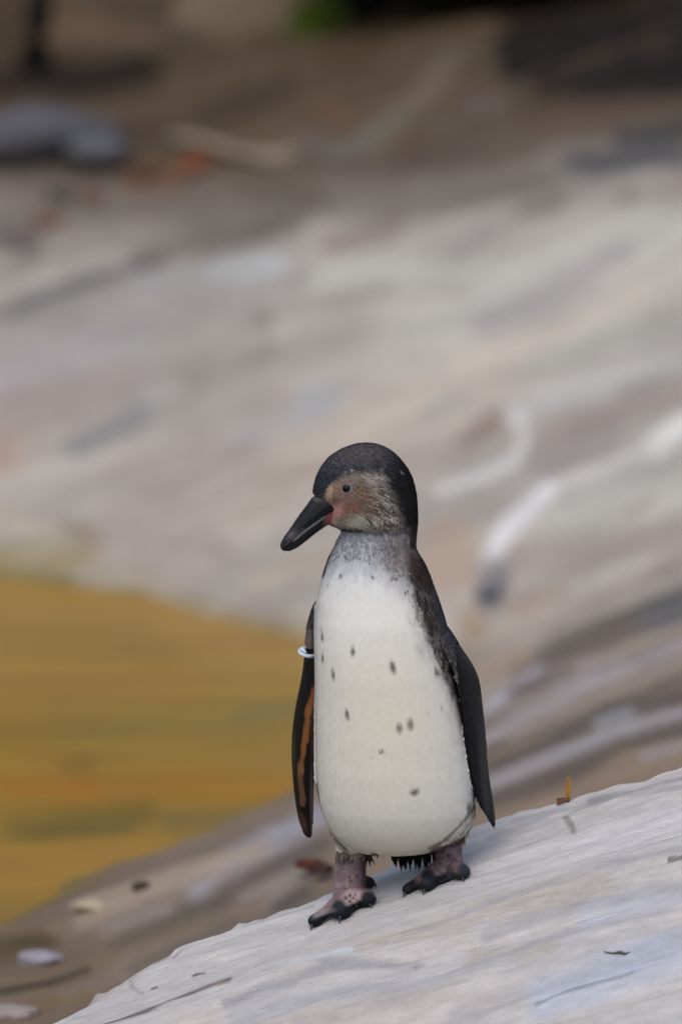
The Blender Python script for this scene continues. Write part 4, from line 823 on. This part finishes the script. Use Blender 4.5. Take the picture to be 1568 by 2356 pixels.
# beak
BK = [(-1, (752, 1134), (792, 1158), (778, 1196), 25), (0, (719, 1142), (752, 1178), (749, 1211), 25), (1, (705, 1162), (733, 1192), (730, 1224), 22.5), (2, (686, 1187), (708, 1210), (705, 1244), 19), (3, (667, 1216), (684, 1231), (683, 1261), 15), (4, (653, 1235), (665, 1248), (667, 1268), 11), (5, (646, 1248), (650, 1258), (654, 1268), 6.5), (5.35, (644.5, 1255), (646, 1260), (649, 1266), 3.5), (5.5, (645, 1259), (646, 1261), (647.5, 1263.5), 1)]
def beak(up_part):
    K = 6; ts = np.concatenate([np.linspace(-1, 4.8, 38), np.linspace(4.9, 5.5, 9)]); g = lambda i, j: np.interp(ts, [b[0] for b in BK], [(b[i][j] if j is not None else b[i]) for b in BK])
    Tx, Ty, Gx, Gy, Bx, By, Wd = smooth(g(1, 0), 1), smooth(g(1, 1), 1), smooth(g(2, 0), 1), smooth(g(2, 1), 1), smooth(g(3, 0), 1), smooth(g(3, 1), 1), smooth(g(4, None), 1)
    rs = []; cc = []; hN = 12
    for i, t in enumerate(ts):
        yd = Y0 - .004 - .014 * max(0, t) / 5
        G_ = W(Gx[i], Gy[i], yd); E = W(Tx[i], Ty[i], yd) if up_part else W(Bx[i], By[i], yd); h = E - G_; w_ = Wd[i] * UNIT * (1 if up_part else .86)
        ring = []
        for k in range(hN + 1):
            a = math.pi * k / hN; ring.append(G_ + h * math.sin(a) ** .9 + np.array([0, -math.cos(a) * w_, 0]))
        for k in range(1, 6):
            u = k / 6; ring.append(G_ + np.array([0, w_ * (1 - 2 * u), 0]) + h * .02)
        rs.append(np.array(ring))
        for k, p in enumerate(ring):
            e = math.sin(math.pi * min(k, hN) / hN) if k <= hN else 0
            c = lin((17, 18, 22)) * (1 + .5 * vn(np.array([t * 4.0]), np.array([k * .7]), seed=7)[0])
            if up_part:
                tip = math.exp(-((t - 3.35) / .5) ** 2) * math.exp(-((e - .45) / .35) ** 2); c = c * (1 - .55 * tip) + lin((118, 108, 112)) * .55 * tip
                top = (1 if t < .22 and t > -.3 and e > .86 else 0) * .3; c = c * (1 - top) + lin((120, 108, 98)) * top
                if e < .06 and 2.2 < t: c = lin((110, 104, 98)) * .7
            else:
                st_ = (1 if e < .22 else 0) * (1 if .1 < t < 3.4 else 0) * .85; c = c * (1 - st_) + lin((176, 180, 168)) * st_
                pk = max(0, min(1, (.5 - t) / .5)) * .6; c = c * (1 - pk) + lin((150, 92, 84)) * pk * (1 if e < .9 else .4) + (0 if e < .9 else .4 * lin((40, 30, 30)) * pk)
            cc.append(c)
    n = len(rs[0]); v = np.concatenate(rs); f = []
    for i in range(len(rs) - 1):
        for k in range(n): f.append((i * n + k, i * n + (k + 1) % n, (i + 1) * n + (k + 1) % n, (i + 1) * n + k))
    f.append(tuple(range(n - 1, -1, -1))); f.append(tuple((len(rs) - 1) * n + k for k in range(n)))
    o = mesh('upper_beak' if up_part else 'lower_beak', v, f, M_BEAK, colors=np.array(cc)); local(o)
    bm = bmesh.new(); bm.from_mesh(o.data); bmesh.ops.recalc_face_normals(bm, faces=bm.faces); bm.to_mesh(o.data); bm.free()
beak(True); beak(False)
# eyes
def uvs(c, r, name, mat, scale=(1, 1, 1)):
    bm = bmesh.new(); bmesh.ops.create_uvsphere(bm, u_segments=24, v_segments=16, radius=r); m_ = bpy.data.meshes.new(name); bm.to_mesh(m_); bm.free()
    for p in m_.polygons: p.use_smooth = True
    m_.transform(Matrix.Diagonal((*scale, 1))); m_.transform(Matrix.Translation(c)); m_.materials.append(mat); o = bpy.data.objects.new(name, m_); COL.objects.link(o); return local(o)
ml = flat('eyelid_skin', lin((126, 114, 114)), .5, .4, .2, 500)
h, nrm = surf(796, 1124)
def torus(c, nrm_, R, r, name, mat, sq=(1, 1), seg=40, sub=10):
    z = Vector(nrm_).normalized(); x = z.cross(Vector((0, 0, 1))).normalized(); y = z.cross(x); v = []; f = []
    for i in range(seg):
        a = 2 * math.pi * i / seg; d = x * math.cos(a) * sq[0] + y * math.sin(a) * sq[1]
        for j in range(sub):
            b = 2 * math.pi * j / sub; v.append(Vector(c) + d * (R + r * math.cos(b)) + z * r * math.sin(b))
    for i in range(seg):
        for j in range(sub): f.append((i * sub + j, i * sub + (j + 1) % sub, ((i + 1) % seg) * sub + (j + 1) % sub, ((i + 1) % seg) * sub + j))
    return local(mesh(name, v, f, mat))
for side in (0, 1):
    c = Vector(h); nr = Vector(nrm)
    if side: c = Vector((h[0], 2 * Y0 - h[1], h[2])); nr = Vector((nrm[0], -nrm[1], nrm[2]))
    uvs(c - nr * 6.0 * UNIT, 11.0 * UNIT, 'eye', M_EYE)
    torus(c - nr * .6 * UNIT, nr, 11.5 * UNIT, 2.0 * UNIT, 'eyelid', ml, (1.12, 1.0))
# claws
def claw(a, b, r, bend=.002):
    A_ = Vector(a); B_ = Vector(b); m_ = (A_ + B_) / 2 + Vector((0, 0, bend)); local(tube('claw', [A_, A_.lerp(m_, .7), m_, m_.lerp(B_, .6), B_], [r, r * .95, r * .8, r * .5, r * .08], M_CLAW, seg=10))
for tp, dx in ((A, -9), (B, -3), (C, 12), (A2, -10), (B2, -8), (C2, 4)):
    p = Vector(W(tp[0], tp[1], Y0 + tp[2])); r = tp[3] * UNIT
    e = p + Vector((dx * UNIT * 1.1, -(r + .003), 0)); e.z = float(ledge_z(e.x, e.y)) + .0008
    claw(p + Vector((dx * UNIT * .5, -r * .7, -r * .3)), e, .0019, .001)
claw(W(856, 2028, Y0 + .014), W(870, 2049, Y0 + .010), .0017, .0015)
# band round the flipper
c = Vector(W(712, 1500, Y0 + .014)); bnd = torus(c, Vector((.30, -.10, 1)), .0115, .0024, 'flipper_band', M_BAND, (1.9, 1.0)); 
kx = tube('clasp', [Vector(W(693, 1491, Y0 - .001)), Vector(W(697, 1496, Y0 - .006)), Vector(W(703, 1505, Y0 - .008))], [.0022, .0030, .0022], M_BAND, seg=8); local(kx); kx.parent = bnd
uvs(Vector(W(1136, 1908, Y0 - .023)), 2.6 * UNIT, 'water_drop', M_DROP)
